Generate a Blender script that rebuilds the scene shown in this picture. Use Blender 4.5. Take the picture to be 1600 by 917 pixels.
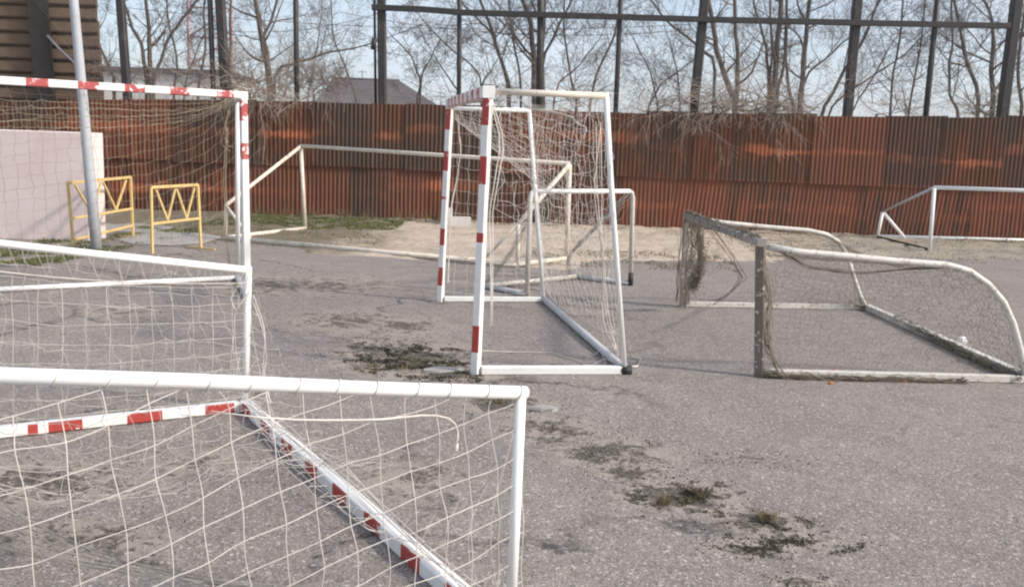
import bpy, math, random
from mathutils import Vector as V, Matrix, noise as mnoise
R = math.radians
random.seed(7)
S = bpy.context.scene
for o in list(bpy.data.objects): bpy.data.objects.remove(o)

# ------------------------------------------------------------------ camera
FPX, PITCH, ROLL, EYE = 1462.5, 0.1521, 0.035, 1.611     # focal length in pixels of a 1600 px wide frame
F = V((0, math.cos(PITCH), -math.sin(PITCH))); U = V((0, math.sin(PITCH), math.cos(PITCH))); X = V((1, 0, 0))
RX = X * math.cos(ROLL) + U * math.sin(ROLL); UP = -X * math.sin(ROLL) + U * math.cos(ROLL)
CAM = V((0, 0, EYE))
cd = bpy.data.cameras.new('camera'); cam = bpy.data.objects.new('camera', cd); S.collection.objects.link(cam)
m = Matrix((RX, UP, -F)).transposed().to_4x4(); m.translation = CAM; cam.matrix_world = m
cd.sensor_width = 36; cd.sensor_fit = 'HORIZONTAL'; cd.lens = 36 * FPX / 1600; cd.clip_start = 0.05; cd.clip_end = 3000
S.camera = cam
S.render.resolution_x, S.render.resolution_y = 1024, 586

# ------------------------------------------------------------------ light
SUN_AZ, SUN_EL = 108, 34          # compass-like: 0 = away from the camera (+Y), 90 = right (+X)
W = bpy.data.worlds.new('World'); S.world = W; W.use_nodes = True
wn, wl = W.node_tree.nodes, W.node_tree.links
bg = wn['Background']; sky = wn.new('ShaderNodeTexSky'); sky.sky_type = 'NISHITA'; sky.sun_disc = False
sky.sun_elevation = R(SUN_EL); sky.sun_rotation = R(SUN_AZ); sky.air_density = 1.0; sky.dust_density = 2.5; sky.ozone_density = 1.5
# thin high cloud veil mixed into the sky
tc = wn.new('ShaderNodeTexCoord'); nz = wn.new('ShaderNodeTexNoise'); nz.inputs['Scale'].default_value = 2.2; nz.inputs['Detail'].default_value = 5
mp = wn.new('ShaderNodeMapping'); mp.inputs['Scale'].default_value = (1, 1, 2.5); mp.inputs['Location'].default_value = (0.6, 0.2, 0)
cr = wn.new('ShaderNodeValToRGB'); cr.color_ramp.elements[0].position = .3; cr.color_ramp.elements[0].color = (.15, .15, .15, 1); cr.color_ramp.elements[1].position = .7; cr.color_ramp.elements[1].color = (.7, .7, .7, 1)
mx = wn.new('ShaderNodeMix'); mx.data_type = 'RGBA'; mx.inputs['B'].default_value = (5.2, 5.65, 6.5, 1)
wl.new(tc.outputs['Generated'], mp.inputs['Vector']); wl.new(mp.outputs[0], nz.inputs['Vector']); wl.new(nz.outputs['Fac'], cr.inputs['Fac'])
wl.new(cr.outputs[0], mx.inputs['Factor']); wl.new(sky.outputs[0], mx.inputs['A']); wl.new(mx.outputs['Result'], bg.inputs['Color'])
bg.inputs['Strength'].default_value = 0.15
sd = bpy.data.lights.new('sun', 'SUN'); sun = bpy.data.objects.new('sun', sd); S.collection.objects.link(sun)
sd.energy = 3.0; sd.angle = R(5); sd.color = (1.0, 0.93, 0.84)
tos = V((math.sin(R(SUN_AZ)) * math.cos(R(SUN_EL)), math.cos(R(SUN_AZ)) * math.cos(R(SUN_EL)), math.sin(R(SUN_EL))))
sun.rotation_euler = tos.to_track_quat('Z', 'Y').to_euler(); sun.location = (8, -6, 12)
S.view_settings.view_transform = 'Standard'; S.view_settings.look = 'None'; S.view_settings.gamma = 1; S.view_settings.use_curve_mapping = False
S.view_settings.exposure = 0.45
S.render.engine = 'CYCLES'; S.cycles.filter_width = 2.2

# ------------------------------------------------------------------ helpers
def ray(px, py): return F + RX * ((px - 800) / FPX) + UP * ((458.5 - py) / FPX)
def at(px, py, Y):                       # the point at distance Y that the photo shows at a pixel
    d = ray(px, py); return CAM + d * (Y / d.y)
def gp(px, py, z=0.0):                   # the point on the ground
    d = ray(px, py); return CAM + d * ((z - EYE) / d.z)
def snap(P, px, py):                     # nearest point to P on a line of sight
    d = ray(px, py).normalized(); return CAM + d * ((P - CAM).dot(d))
COL = S.collection
def tag(o, label=None, cat=None, group=None, kind=None):
    if label: o['label'] = label
    if cat: o['category'] = cat
    if group: o['group'] = group
    if kind: o['kind'] = kind
    return o
def thing(name, loc, label, cat, group=None):
    o = bpy.data.objects.new(name, None); o.empty_display_size = .2; COL.objects.link(o); o.location = loc
    return tag(o, label, cat, group)
def root_loc(p):
    l = V((0, 0, 0))
    while p: l += p.location; p = p.parent
    return l
class MB:
    def __init__(s): s.v, s.f, s.m, s.sm = [], [], [], []
    def face(s, ids, mi=0, sm=False): s.f.append(ids); s.m.append(mi); s.sm.append(sm)
    def ring(s, pts): n = len(s.v); s.v.extend(pts); return list(range(n, n + len(pts)))
    def loft(s, rings, mis=None, sm=True, cap=True):
        for k in range(len(rings) - 1):
            a, b = rings[k], rings[k + 1]; n = len(a); mi = mis[k] if mis else 0
            for i in range(n): s.face([a[i], a[(i + 1) % n], b[(i + 1) % n], b[i]], mi, sm)
        if cap:
            s.face(list(reversed(rings[0])), mis[0] if mis else 0); s.face(list(rings[-1]), mis[-1] if mis else 0)
    def tube(s, pts, r, n=8, cap=True, mi=0):
        pts = [V(p) for p in pts]; k = len(pts)
        if not isinstance(r, (list, tuple)): r = [r] * k
        t0 = (pts[1] - pts[0]).normalized(); a = t0.orthogonal().normalized(); rings = []
        for i in range(k):
            t = (pts[min(i + 1, k - 1)] - pts[max(i - 1, 0)])
            t = t.normalized() if t.length > 1e-9 else t0
            a = (a - t * a.dot(t)); a = a.normalized() if a.length > 1e-6 else t.orthogonal().normalized()
            b = t.cross(a)
            rings.append(s.ring([pts[i] + (a * math.cos(6.28318 * j / n) + b * math.sin(6.28318 * j / n)) * r[i] for j in range(n)]))
        s.loft(rings, [mi] * (k - 1) if mi else None, True, cap)
    def bar(s, p, q, w, h=None, up=V((0, 0, 1)), reds=(), ch=.18, redn=None):      # chamfered rectangular bar with painted bands
        h = h or w; p, q = V(p), V(q); t = (q - p).normalized(); L = (q - p).length
        a = up.cross(t); a = a.normalized() if a.length > 1e-4 else t.orthogonal().normalized(); b = t.cross(a)
        c = ch * min(w, h) / 2; W2, H2 = w / 2, h / 2
        sec = [(W2, -H2 + c), (W2, H2 - c), (W2 - c, H2), (-W2 + c, H2), (-W2, H2 - c), (-W2, -H2 + c), (-W2 + c, -H2), (W2 - c, -H2)]
        cuts = [0.0]; mis = []
        for (x0, x1) in sorted(reds):
            x0, x1 = max(0, x0), min(L, x1)
            if x1 <= x0: continue
            if x0 > cuts[-1] + 1e-4: cuts.append(x0); mis.append(0)
            cuts.append(x1); mis.append(1)
        if cuts[-1] < L - 1e-4: cuts.append(L); mis.append(0)
        s.loft([s.ring([p + t * x + a * i + b * j for i, j in sec]) for x in cuts], mis, False)
        if redn:
            for k in range(len(s.f)):
                if s.m[k] == 1 and len(s.f[k]) == 4:
                    A_, B_, C_ = (s.v[q_] for q_ in s.f[k][:3])
                    if abs((B_ - A_).cross(C_ - A_).normalized().dot(redn)) < .6 or (sum((s.v[q_] for q_ in s.f[k]), V((0, 0, 0))) / 4 - (p + q) / 2).dot(redn) < 0: s.m[k] = 0
    def box(s, lo, hi, M=None):
        c = [V((x, y, z)) for x in (lo[0], hi[0]) for y in (lo[1], hi[1]) for z in (lo[2], hi[2])]
        if M: c = [M @ p for p in c]
        i = s.ring(c)
        for f in ((0, 1, 3, 2), (4, 6, 7, 5), (0, 4, 5, 1), (2, 3, 7, 6), (0, 2, 6, 4), (1, 5, 7, 3)): s.face([i[k] for k in f])
    def build(s, name, mats, parent=None, loc=None):
        me = bpy.data.meshes.new(name)
        off = root_loc(parent) if parent else V(loc or (0, 0, 0))
        me.from_pydata([V(p) - off for p in s.v], [], s.f)
        for mt in (mats if isinstance(mats, (list, tuple)) else [mats]): me.materials.append(mt)
        me.polygons.foreach_set('material_index', s.m); me.polygons.foreach_set('use_smooth', s.sm); me.update()
        o = bpy.data.objects.new(name, me); COL.objects.link(o)
        if parent: o.parent = parent
        else: o.location = off
        return o

# ------------------------------------------------------------------ materials
class NB:
    def __init__(s, name):
        s.m = bpy.data.materials.new(name); s.m.use_nodes = True; s.t = s.m.node_tree
        s.b = s.t.nodes['Principled BSDF']; s.tc = s.t.nodes.new('ShaderNodeTexCoord')
    def n(s, t, **k):
        x = s.t.nodes.new(t)
        for a, v in k.items(): setattr(x, a, v)
        return x
    def l(s, a, b): s.t.links.new(a, b)
    def noise(s, scale, detail=4, rough=.6, vec=None, dist=0):
        x = s.n('ShaderNodeTexNoise'); x.inputs['Scale'].default_value = scale; x.inputs['Detail'].default_value = detail
        x.inputs['Roughness'].default_value = rough; x.inputs['Distortion'].default_value = dist
        s.l(vec or s.tc.outputs['Object'], x.inputs['Vector']); return x.outputs['Fac']
    def voro(s, scale, out='Color', feature='F1', vec=None, rnd=1):
        x = s.n('ShaderNodeTexVoronoi'); x.feature = feature; x.inputs['Scale'].default_value = scale; x.inputs['Randomness'].default_value = rnd
        s.l(vec or s.tc.outputs['Object'], x.inputs['Vector']); return x.outputs[out]
    def ramp(s, fac, *st):
        x = s.n('ShaderNodeValToRGB'); e = x.color_ramp.elements
        while len(e) < len(st): e.new(.5)
        for q, (p, c) in zip(e, st): q.position = p; q.color = (c, c, c, 1) if not isinstance(c, tuple) else (*c, 1)
        s.l(fac, x.inputs['Fac']); return x.outputs['Color']
    def mix(s, fac, a, b, mode='MIX'):
        x = s.n('ShaderNodeMix'); x.data_type = 'RGBA'; x.blend_type = mode
        for v, k in ((fac, 'Factor'), (a, 'A'), (b, 'B')):
            i = x.inputs[k] if k == 'Factor' else [q for q in x.inputs if q.name == k and q.type == 'RGBA'][0]
            if isinstance(v, (int, float)): i.default_value = v
            elif isinstance(v, tuple): i.default_value = (*v, 1)
            else: s.l(v, i)
        return [q for q in x.outputs if q.type == 'RGBA'][0]
    def math(s, op, a, b=0.0):
        x = s.n('ShaderNodeMath', operation=op)
        for i, v in enumerate((a, b)):
            if isinstance(v, (int, float)): x.inputs[i].default_value = v
            else: s.l(v, x.inputs[i])
        return x.outputs[0]
    def mapping(s, scale, src=None):
        x = s.n('ShaderNodeMapping'); x.inputs['Scale'].default_value = scale
        s.l(src or s.tc.outputs['Object'], x.inputs['Vector']); return x.outputs[0]
    def bump(s, h, strength=.3, dist=.01):
        x = s.n('ShaderNodeBump'); x.inputs['Strength'].default_value = strength; x.inputs['Distance'].default_value = dist
        s.l(h, x.inputs['Height']); s.l(x.outputs[0], s.b.inputs['Normal'])
    def done(s, col, rough=.7, spec=.3):
        if isinstance(col, tuple): s.b.inputs['Base Color'].default_value = (*col, 1)
        else: s.l(col, s.b.inputs['Base Color'])
        if isinstance(rough, (int, float)): s.b.inputs['Roughness'].default_value = rough
        else: s.l(rough, s.b.inputs['Roughness'])
        s.b.inputs['Specular IOR Level'].default_value = spec
        return s.m
def paint(name, col, chip_col, chip=.3, dirt=.35, scale=22, under=(.16, .09, .06), rust=.2):
    n = NB(name)
    d = n.ramp(n.noise(5, 6, .7), (.35, 0.0), (.75, 1.0))
    c = n.mix(n.math('MULTIPLY', d, dirt), col, tuple(x * k for x, k in zip(col, (.62, .57, .50))))
    c = n.mix(n.ramp(n.noise(scale, 5, .75), (.69 - chip * .35, 0.0), (.71 - chip * .35, 1.0)), c, chip_col)
    c = n.mix(n.ramp(n.noise(scale * 1.7, 4, .7, dist=.6), (.74 - rust * .3, 0.0), (.77 - rust * .3, 1.0)), c, under)
    n.bump(n.noise(60, 4), .15, .004)
    return n.done(c, n.ramp(n.noise(14, 3), (.3, .42), (.7, .65)), .4)
M = {}
M['white'] = paint('white_paint', (.80, .79, .76), (.62, .59, .54), .1, .3, 18, rust=.13)
M['tube'] = paint('white_tube_paint', (.82, .82, .80), (.66, .64, .60), .05, .22, 12, rust=.08)
M['red'] = paint('red_paint', (.42, .060, .048), (.74, .68, .64), .20, .4, 13, rust=.05)
M['red_worn'] = paint('worn_red_paint', (.44, .085, .08), (.80, .74, .72), .42, .3, 16, rust=.05)
M['old'] = paint('old_white_paint', (.66, .63, .57), (.45, .41, .35), .35, .6, 16, rust=.42)
M['cream'] = paint('cream_paint', (.70, .64, .54), (.5, .42, .32), .3, .5, 10, (.26, .14, .06), rust=.35)
M['greytube'] = paint('grey_tube_paint', (.52, .53, .54), (.4, .38, .35), .3, .5, 18, rust=.35)
M['yellow'] = paint('yellow_paint', (.66, .47, .19), (.58, .46, .24), .25, .5, 20, (.3, .15, .05), rust=.2)
M['weather'] = paint('weathered_wood_paint', (.17, .14, .115), (.55, .51, .45), .30, .7, 24, (.13, .09, .06), rust=.4)
M['weather_pale'] = paint('pale_weathered_wood', (.34, .305, .27), (.62, .58, .53), .34, .7, 14, (.15, .11, .08), rust=.35)
M['galv'] = paint('galvanised_pole', (.42, .44, .47), (.36, .36, .36), .25, .4, 6, rust=.05)
M['post'] = paint('dark_pole_paint', (.034, .030, .027), (.07, .055, .042), .3, .3, 6, (.1, .05, .03), rust=.3)
M['capblack'] = paint('black_rubber', (.03, .03, .03), (.06, .05, .05), .2, .3)
def cord(name, a, b):
    n = NB(name); c = n.mix(n.ramp(n.noise(7, 4), (.35, 0.0), (.65, 1.0)), a, b); return n.done(c, .85, .15)
M['cord'] = cord('net_cord', (.70, .65, .59), (.50, .455, .41))
M['cordgrey'] = cord('grey_and_shaded_net_cord', (.50, .47, .43), (.36, .33, .30))
M['cordshade'] = cord('shaded_net_cord', (.20, .18, .16), (.36, .33, .29))
M['cordtan'] = cord('tan_net_cord', (.42, .36, .26), (.3, .25, .18))
M['cordbrown'] = cord('brown_net_cord', (.15, .128, .098), (.24, .205, .155))
# asphalt
def asphalt():
    n = NB('worn_asphalt')
    big = n.noise(.45, 6, .65); mid = n.noise(2.6, 7, .7)
    c = n.mix(n.ramp(big, (.35, 0.0), (.68, 1.0)), (.248, .212, .183), (.355, .304, .262))
    c = n.mix(n.math('MULTIPLY', n.ramp(mid, (.40, 0.0), (.66, 1.0)), .75), c, (.205, .174, .150))
    st = n.n('ShaderNodeSeparateColor'); n.l(n.voro(125), st.inputs[0])
    c = n.mix(n.ramp(st.outputs[0], (.0, .75), (.25, .4), (.5, 0.0)), c, (.115, .105, .10))
    c = n.mix(n.ramp(st.outputs[1], (.72, 0.0), (.9, .4), (1.0, .95)), c, (.48, .43, .39))
    s2 = n.n('ShaderNodeSeparateColor'); n.l(n.voro(88), s2.inputs[0])
    c = n.mix(n.ramp(s2.outputs[0], (.955, 0.0), (.965, .75)), c, (.58, .53, .49))
    c = n.mix(n.ramp(s2.outputs[1], (.90, 0.0), (.92, .6)), c, (.10, .092, .09))
    c = n.mix(n.ramp(n.noise(260, 2), (.35, .4), (.55, 0.0)), c, (.13, .12, .115))
    c = n.mix(n.ramp(n.noise(9, 5, .7), (.54, 0.0), (.68, .6)), c, (.15, .131, .118))
    c = n.mix(n.ramp(n.noise(38, 5, .75), (.60, 0.0), (.70, .65)), c, (.10, .09, .085))
    # cracks
    wv = n.n('ShaderNodeVectorMath', operation='ADD'); nn = n.n('ShaderNodeTexNoise'); nn.inputs['Scale'].default_value = 1.4; nn.inputs['Detail'].default_value = 6
    n.l(n.tc.outputs['Object'], nn.inputs['Vector'])
    sc = n.n('ShaderNodeVectorMath', operation='SCALE'); sc.inputs['Scale'].default_value = 1.3; n.l(nn.outputs['Color'], sc.inputs[0])
    n.l(n.tc.outputs['Object'], wv.inputs[0]); n.l(sc.outputs[0], wv.inputs[1])
    e = n.voro(.42, 'Distance', 'DISTANCE_TO_EDGE', wv.outputs[0])
    e2 = n.math('ADD', e, n.math('MULTIPLY', n.math('SUBTRACT', n.noise(14, 6, .75), .5), .11))
    ck = n.math('MULTIPLY', n.ramp(e2, (.004, 1.0), (.022, 0.0)), n.math('MULTIPLY', n.ramp(n.noise(.55, 3), (.38, 0.0), (.52, .95)), n.ramp(n.noise(13, 4, .7), (.38, .15), (.55, 1.0))))
    sx = n.n('ShaderNodeSeparateXYZ'); n.l(n.tc.outputs['Object'], sx.inputs[0]); ck = n.math('MULTIPLY', ck, n.ramp(n.math('ADD', n.math('MULTIPLY', sx.outputs[0], .1), .5), (.58, 1.0), (.66, 0.0)))
    c = n.mix(ck, c, (.055, .05, .045))
    # soil and moss stains that follow the broken seam across the yard
    pos = n.n('ShaderNodeSeparateXYZ'); n.l(n.tc.outputs['Object'], pos.inputs[0])
    tot = None
    for (px, py, rx, ry, amt) in STAINS:
        g = gp(px, py)
        dx = n.math('DIVIDE', n.math('SUBTRACT', pos.outputs[0], g.x), rx); dy = n.math('DIVIDE', n.math('SUBTRACT', pos.outputs[1], g.y), ry)
        q = n.math('MULTIPLY', n.math('SUBTRACT', 1.0, n.math('SQRT', n.math('ADD', n.math('MULTIPLY', dx, dx), n.math('MULTIPLY', dy, dy)))), amt)
        q = n.math('MAXIMUM', q, 0.0); tot = q if tot is None else n.math('MAXIMUM', tot, q)
    nz1 = n.noise(5.5, 8, .75, dist=.8); nz2 = n.noise(19, 6, .75, dist=.6)
    sn = n.math('ADD', n.math('MULTIPLY', tot, .8), n.math('ADD', n.math('MULTIPLY', n.math('SUBTRACT', nz1, .5), 2.2), n.math('MULTIPLY', n.math('SUBTRACT', nz2, .5), 1.6)))
    sm = n.math('MULTIPLY', n.ramp(sn, (.40, 0.0), (.62, 1.0)), n.ramp(tot, (.02, 0.0), (.3, 1.0)))
    sm = n.math('MULTIPLY', sm, n.ramp(n.noise(55, 5, .8), (.36, .3), (.52, 1.0)))
    c = n.mix(n.math('MULTIPLY', sm, .95), c, (.055, .047, .037))
    sm2 = n.math('MULTIPLY', n.ramp(n.math('ADD', tot, n.math('SUBTRACT', n.noise(2.4, 6, .7), .5)), (.24, 0.0), (.5, .9)), .6)
    c = n.mix(n.math('MULTIPLY', n.math('SUBTRACT', 1.0, sm), sm2), c, (.37, .31, .255))
    h = n.math('ADD', n.math('MULTIPLY', n.voro(125, 'Distance'), .8), n.math('ADD', n.math('MULTIPLY', n.noise(70, 5), .8), n.math('MULTIPLY', mid, .6)))
    h = n.math('SUBTRACT', h, n.math('MULTIPLY', ck, 1.5))
    n.bump(h, .5, .008)
    return n.done(c, .92, .2)
STAINS = [(640, 560, .9, 1.0, 1.1), (590, 545, .6, .8, 1.0), (700, 582, .5, .5, 1.1), (790, 630, .45, .4, 1.1), (860, 670, .5, .45, .95), (950, 705, .6, .45, .9), (985, 738, .3, .2, 1.1),
          (1060, 775, .45, .34, 1.25), (1190, 815, .36, .22, 1.1), (1165, 858, .22, .12, 1.1), (1240, 845, .4, .2, .75), (60, 755, .8, .5, 1.0), (150, 840, .5, .3, .9), (300, 720, .6, .4, .7),
          (640, 745, .6, .5, .65), (520, 445, 1.6, 1.6, .75), (430, 445, 1.1, 1.3, .9), (540, 500, .9, 1.0, .85), (630, 510, .8, 1.0, .8), (200, 487, .7, .6, .8), (1170, 716, .4, .16, .5), (1260, 910, .2, .1, 1.0)]
M['asphalt'] = asphalt()
def sandm():
    n = NB('sandy_soil')
    pos = n.n('ShaderNodeSeparateXYZ'); n.l(n.tc.outputs['Object'], pos.inputs[0])
    c = n.mix(n.ramp(n.noise(1.1, 6, .7), (.35, 0.0), (.65, 1.0)), (.60, .49, .39), (.46, .38, .30))
    c = n.mix(n.ramp(n.noise(7, 6, .75), (.5, 0.0), (.7, .6)), c, (.16, .125, .09))
    right = n.ramp(n.math('MULTIPLY', n.math('ADD', pos.outputs[0], n.math('MULTIPLY', n.noise(.6, 4), 3.0)), .1), (.55, 0.0), (.85, .75))
    c = n.mix(right, c, (.29, .26, .205))
    left = n.ramp(n.math('MULTIPLY', n.math('ADD', pos.outputs[0], n.math('MULTIPLY', n.noise(1.3, 5), 3.0)), -.1), (.03, 0.0), (.16, .85))
    c = n.mix(left, c, (.15, .125, .085))
    c = n.mix(n.ramp(n.noise(.9, 5, .7), (.60, 0.0), (.72, .55)), c, (.095, .098, .045))
    n.bump(n.math('ADD', n.noise(14, 7, .75), n.noise(60, 3)), .7, .03)
    return n.done(c, .95, .1)
M['sand'] = sandm()
def rustm():
    n = NB('rusty_corrugated_iron')
    info = n.n('ShaderNodeObjectInfo'); geo = n.n('ShaderNodeNewGeometry')
    wp = geo.outputs['Position']; sp = n.n('ShaderNodeSeparateXYZ'); n.l(wp, sp.inputs[0])
    base = n.mix(info.outputs['Random'], (.135, .050, .025), (.066, .037, .023))
    streak = n.noise(1, 5, .65, n.mapping((7, 7, .5), wp))
    c = n.mix(n.ramp(streak, (.44, 0.0), (.70, .75)), base, (.28, .09, .042))
    c = n.mix(n.ramp(n.noise(1, 4, .6, n.mapping((11, 11, .35), wp)), (.55, 0.0), (.8, .8)), c, (.05, .038, .030))
    # lap and tide lines where the sheets rusted bright orange
    wob = n.math('MULTIPLY', n.math('SUBTRACT', n.noise(1, 5, .7, n.mapping((.45, .45, 1.0), wp)), .5), .55)
    at_ = n.n('ShaderNodeAttribute'); at_.attribute_type = 'OBJECT'; at_.attribute_name = 'shift'; rv_ = at_.outputs['Fac']; zz = n.math('ADD', n.math('ADD', sp.outputs[2], wob), rv_)
    gate = n.ramp(n.noise(1, 4, .6, n.mapping((.33, .33, .12), wp)), (.43, 0.0), (.55, 1.0))
    edge = n.math('MULTIPLY', n.math('SUBTRACT', n.noise(1, 4, .7, n.mapping((9, 9, 4), wp)), .5), .22)
    for z0, wd in ((1.85, .09), (.62, .11)):
        d = n.math('ADD', n.math('ABSOLUTE', n.math('SUBTRACT', zz, z0)), n.math('ADD', edge, n.math('MULTIPLY', n.math('SUBTRACT', n.noise(1, 3, .6, n.mapping((.9, .9, .3 + z0), wp)), .48), .26)))
        bm = n.math('MULTIPLY', n.ramp(d, (wd * .55, .85), (wd * 1.2, 0.0)), gate)
        c = n.mix(bm, c, (.44, .145, .066))
    bl = n.ramp(n.noise(1, 6, .7, n.mapping((2.2, 2.2, .9), wp)), (.57, 0.0), (.70, .7))
    c = n.mix(bl, c, (.35, .12, .058))
    c = n.mix(n.ramp(n.noise(1, 5, .7, n.mapping((.5, .5, .35), wp)), (.42, .0), (.58, .8)), c, (.068, .050, .036))
    c = n.mix(n.math('MULTIPLY', n.ramp(info.outputs['Random'], (.62, 0.0), (.7, 1.0)), .45), c, (.24, .085, .045))
    c = n.mix(n.math('MULTIPLY', n.ramp(info.outputs['Random'], (.25, 1.0), (.33, 0.0)), .5), c, (.062, .047, .036))
    x = n.n('ShaderNodeMapRange'); x.inputs['From Min'].default_value = 1.16; x.inputs['From Max'].default_value = 1.17; n.l(sp.outputs[2], x.inputs['Value'])
    redder = n.math('MULTIPLY', n.math('SUBTRACT', 1.0, x.outputs[0]), n.math('MULTIPLY', n.ramp(streak, (.40, 0.0), (.60, .8)), n.ramp(n.math('MULTIPLY', sp.outputs[0], .1), (.15, .35), (.4, 1.0))))
    c = n.mix(redder, c, (.22, .080, .045))
    n.bump(n.noise(40, 5), .25, .006)
    return n.done(c, n.ramp(streak, (.3, .62), (.7, .9)), .25)
M['rust'] = rustm()
def bark(name, a, b):
    n = NB(name); c = n.mix(n.ramp(n.noise(4, 6, .7, n.mapping((3, 3, .7))), (.35, 0.0), (.65, 1.0)), a, b)
    n.bump(n.noise(12, 5, .7, n.mapping((4, 4, 1))), .5, .03); return n.done(c, .9, .15)
M['bark'] = bark('bark', (.105, .085, .068), (.17, .14, .115))
M['twig'] = bark('twig_bark', (.135, .105, .085), (.20, .16, .13))
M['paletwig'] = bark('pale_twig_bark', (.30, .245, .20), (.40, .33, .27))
def leafm(name, a, b, cc):
    n = NB(name); c = n.mix(n.ramp(n.noise(6, 3), (.35, 0.0), (.65, 1.0)), a, b)
    c = n.mix(n.ramp(n.noise(23, 2), (.5, 0.0), (.62, 1.0)), c, cc); return n.done(c, .85, .15)
M['grass'] = leafm('short_grass', (.075, .105, .028), (.12, .14, .05), (.20, .17, .085))
M['drygrass'] = leafm('dry_grass', (.22, .18, .10), (.13, .12, .06), (.1, .075, .05))
M['moss'] = leafm('dark_moss', (.045, .043, .028), (.075, .068, .036), (.035, .028, .022))
def simple(name, a, b, sc=3, rough=.85, bump=.2):
    n = NB(name); c = n.mix(n.ramp(n.noise(sc, 6, .7), (.35, 0.0), (.68, 1.0)), a, b); n.bump(n.noise(sc * 6, 5), bump, .02); return n.done(c, rough, .2)
M['plaster'] = simple('pink_white_plaster', (.74, .63, .60), (.64, .52, .49), 1.2)
M['concrete'] = simple('concrete', (.36, .34, .32), (.27, .25, .23), 3)
M['brick'] = simple('white_brick', (.62, .60, .57), (.5, .47, .44), 5)
M['log'] = simple('stained_boards', (.175, .118, .078), (.125, .082, .055), 2.5)
M['dark'] = simple('dark_timber', (.045, .040, .034), (.065, .055, .045), 4)
M['roof'] = simple('grey_slate_roof', (.10, .087, .088), (.135, .118, .118), .8)
M['housewall'] = simple('pale_render', (.6, .57, .53), (.5, .47, .44), 1)
M['glass'] = simple('dark_window_glass', (.05, .06, .07), (.07, .08, .09), 1, .15)
M['mast'] = simple('red_mast_paint', (.56, .36, .38), (.62, .45, .46), .5)
M['wire'] = simple('wire', (.09, .085, .08), (.14, .13, .12), 2)
M['galvwire'] = simple('galvanised_wire', (.34, .34, .35), (.26, .25, .25), 2)
M['litter'] = simple('white_plastic', (.8, .78, .76), (.7, .68, .65), 5)
M['leaf'] = simple('orange_leaf', (.5, .2, .08), (.4, .15, .05), 9)

# ------------------------------------------------------------------ ground
def grid(x0, x1, y0, y1, nx, ny, fz):
    b = MB()
    for j in range(ny + 1):
        for i in range(nx + 1):
            x, y = x0 + (x1 - x0) * i / nx, y0 + (y1 - y0) * j / ny
            b.v.append(V((x, y, fz(x, y))))
    for j in range(ny):
        for i in range(nx):
            a = j * (nx + 1) + i; b.face([a, a + 1, a + nx + 2, a + nx + 1], 0, True)
    return b
yard = MB(); r4 = yard.ring([V((-900, -300, 0)), V((900, -300, 0)), V((900, 1500, 0)), V((-900, 1500, 0))]); yard.face(r4)
tag(yard.build('ground', M['asphalt']), kind='structure')
EDGE = [(-20, 17.5), (-9, 16.8), (-7, 16.2), (-5.6, 15.4), (-4.1, 14.95), (-2.35, 13.75), (-.9, 13.35), (.3, 12.9), (1.9, 13.85), (4.2, 15.2), (6, 15.7), (9, 16.6), (13, 17.4), (20, 17.5)]
def edge_y(x):
    for (a, ya), (b_, yb) in zip(EDGE, EDGE[1:]):
        if a <= x <= b_: return ya + (yb - ya) * (x - a) / (b_ - a)
    return 17.5
def sand_z(x, y):
    d = y - edge_y(x) + .9 * mnoise.noise(V((x * .9, y * .9, 0))) + .35 * mnoise.noise(V((x * 3.3, y * 3.3, 4)))
    z = -.03 + .05 * max(0, min(1, d * 1.6 + .3)) + .05 * max(0, min(1, d * .25)) + (.05 * mnoise.noise(V((x * 1.4, y * 1.4, 9))) + .035 * mnoise.noise(V((x * 4.5, y * 4.5, 2))) + .018 * mnoise.noise(V((x * 13, y * 13, 2)))) * max(0, min(1, d))
    return z
tag(grid(-18, 18, 11, 23, 360, 130, sand_z).build('sandy_ground_strip', M['sand']), kind='structure')

# ------------------------------------------------------------------ corrugated fence
FY = 20.15
TOP = [(-60, 160), (160, 158), (380, 157), (500, 158), (640, 163), (900, 173), (1080, 177), (1250, 180), (1420, 182), (1560, 181), (1700, 184)]
def top_z(x):
    pts = [at(px, py, FY) for px, py in TOP]
    for a, b_ in zip(pts, pts[1:]):
        if a.x <= x <= b_.x: return a.z + (b_.z - a.z) * (x - a.x) / (b_.x - a.x)
    return pts[0].z if x < pts[0].x else pts[-1].z
fence = thing('corrugated_fence', (0, FY, 0), 'tall rusty corrugated iron fence running behind the goals', 'fence')
def sheet(x0, x1, z0, z1, yoff, tilt, per=.090, amp=.014):
    n = max(8, int((x1 - x0) / per * 8)); b = MB(); rows = 5
    for j in range(rows + 1):
        for i in range(n + 1):
            x = x0 + (x1 - x0) * i / n
            za = z0 if not callable(z0) else z0(x); zb = z1(x) if callable(z1) else z1
            z = za + (zb - za) * j / rows
            bend = .012 * mnoise.noise(V((x * 1.5, z * 1.5, x0)))
            b.v.append(V((x + tilt * (z - za), FY + yoff + amp * math.sin(x / per * 6.28318) + bend, z)))
    for j in range(rows):
        for i in range(n):
            a = j * (n + 1) + i; b.face([a, a + 1, a + n + 2, a + n + 1], 0, True)
    o = b.build('iron_sheet', M['rust'], fence)
    q_ = sum(1 for s_ in seams if (x0 + x1) / 2 > s_); o['shift'] = (.05, -.12, .06, .18, -.1)[q_] + (rnd.uniform(-.03, .03) if x1 - x0 > 0 else 0)
    md = o.modifiers.new('thickness', 'SOLIDIFY'); md.thickness = .003; md.use_rim = False
    return o
rnd = random.Random(3)
xs = -16.0; k = 0
seams = [at(p, 270, FY).x for p in (632, 1007, 1375, 1558)]
xe = []
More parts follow.
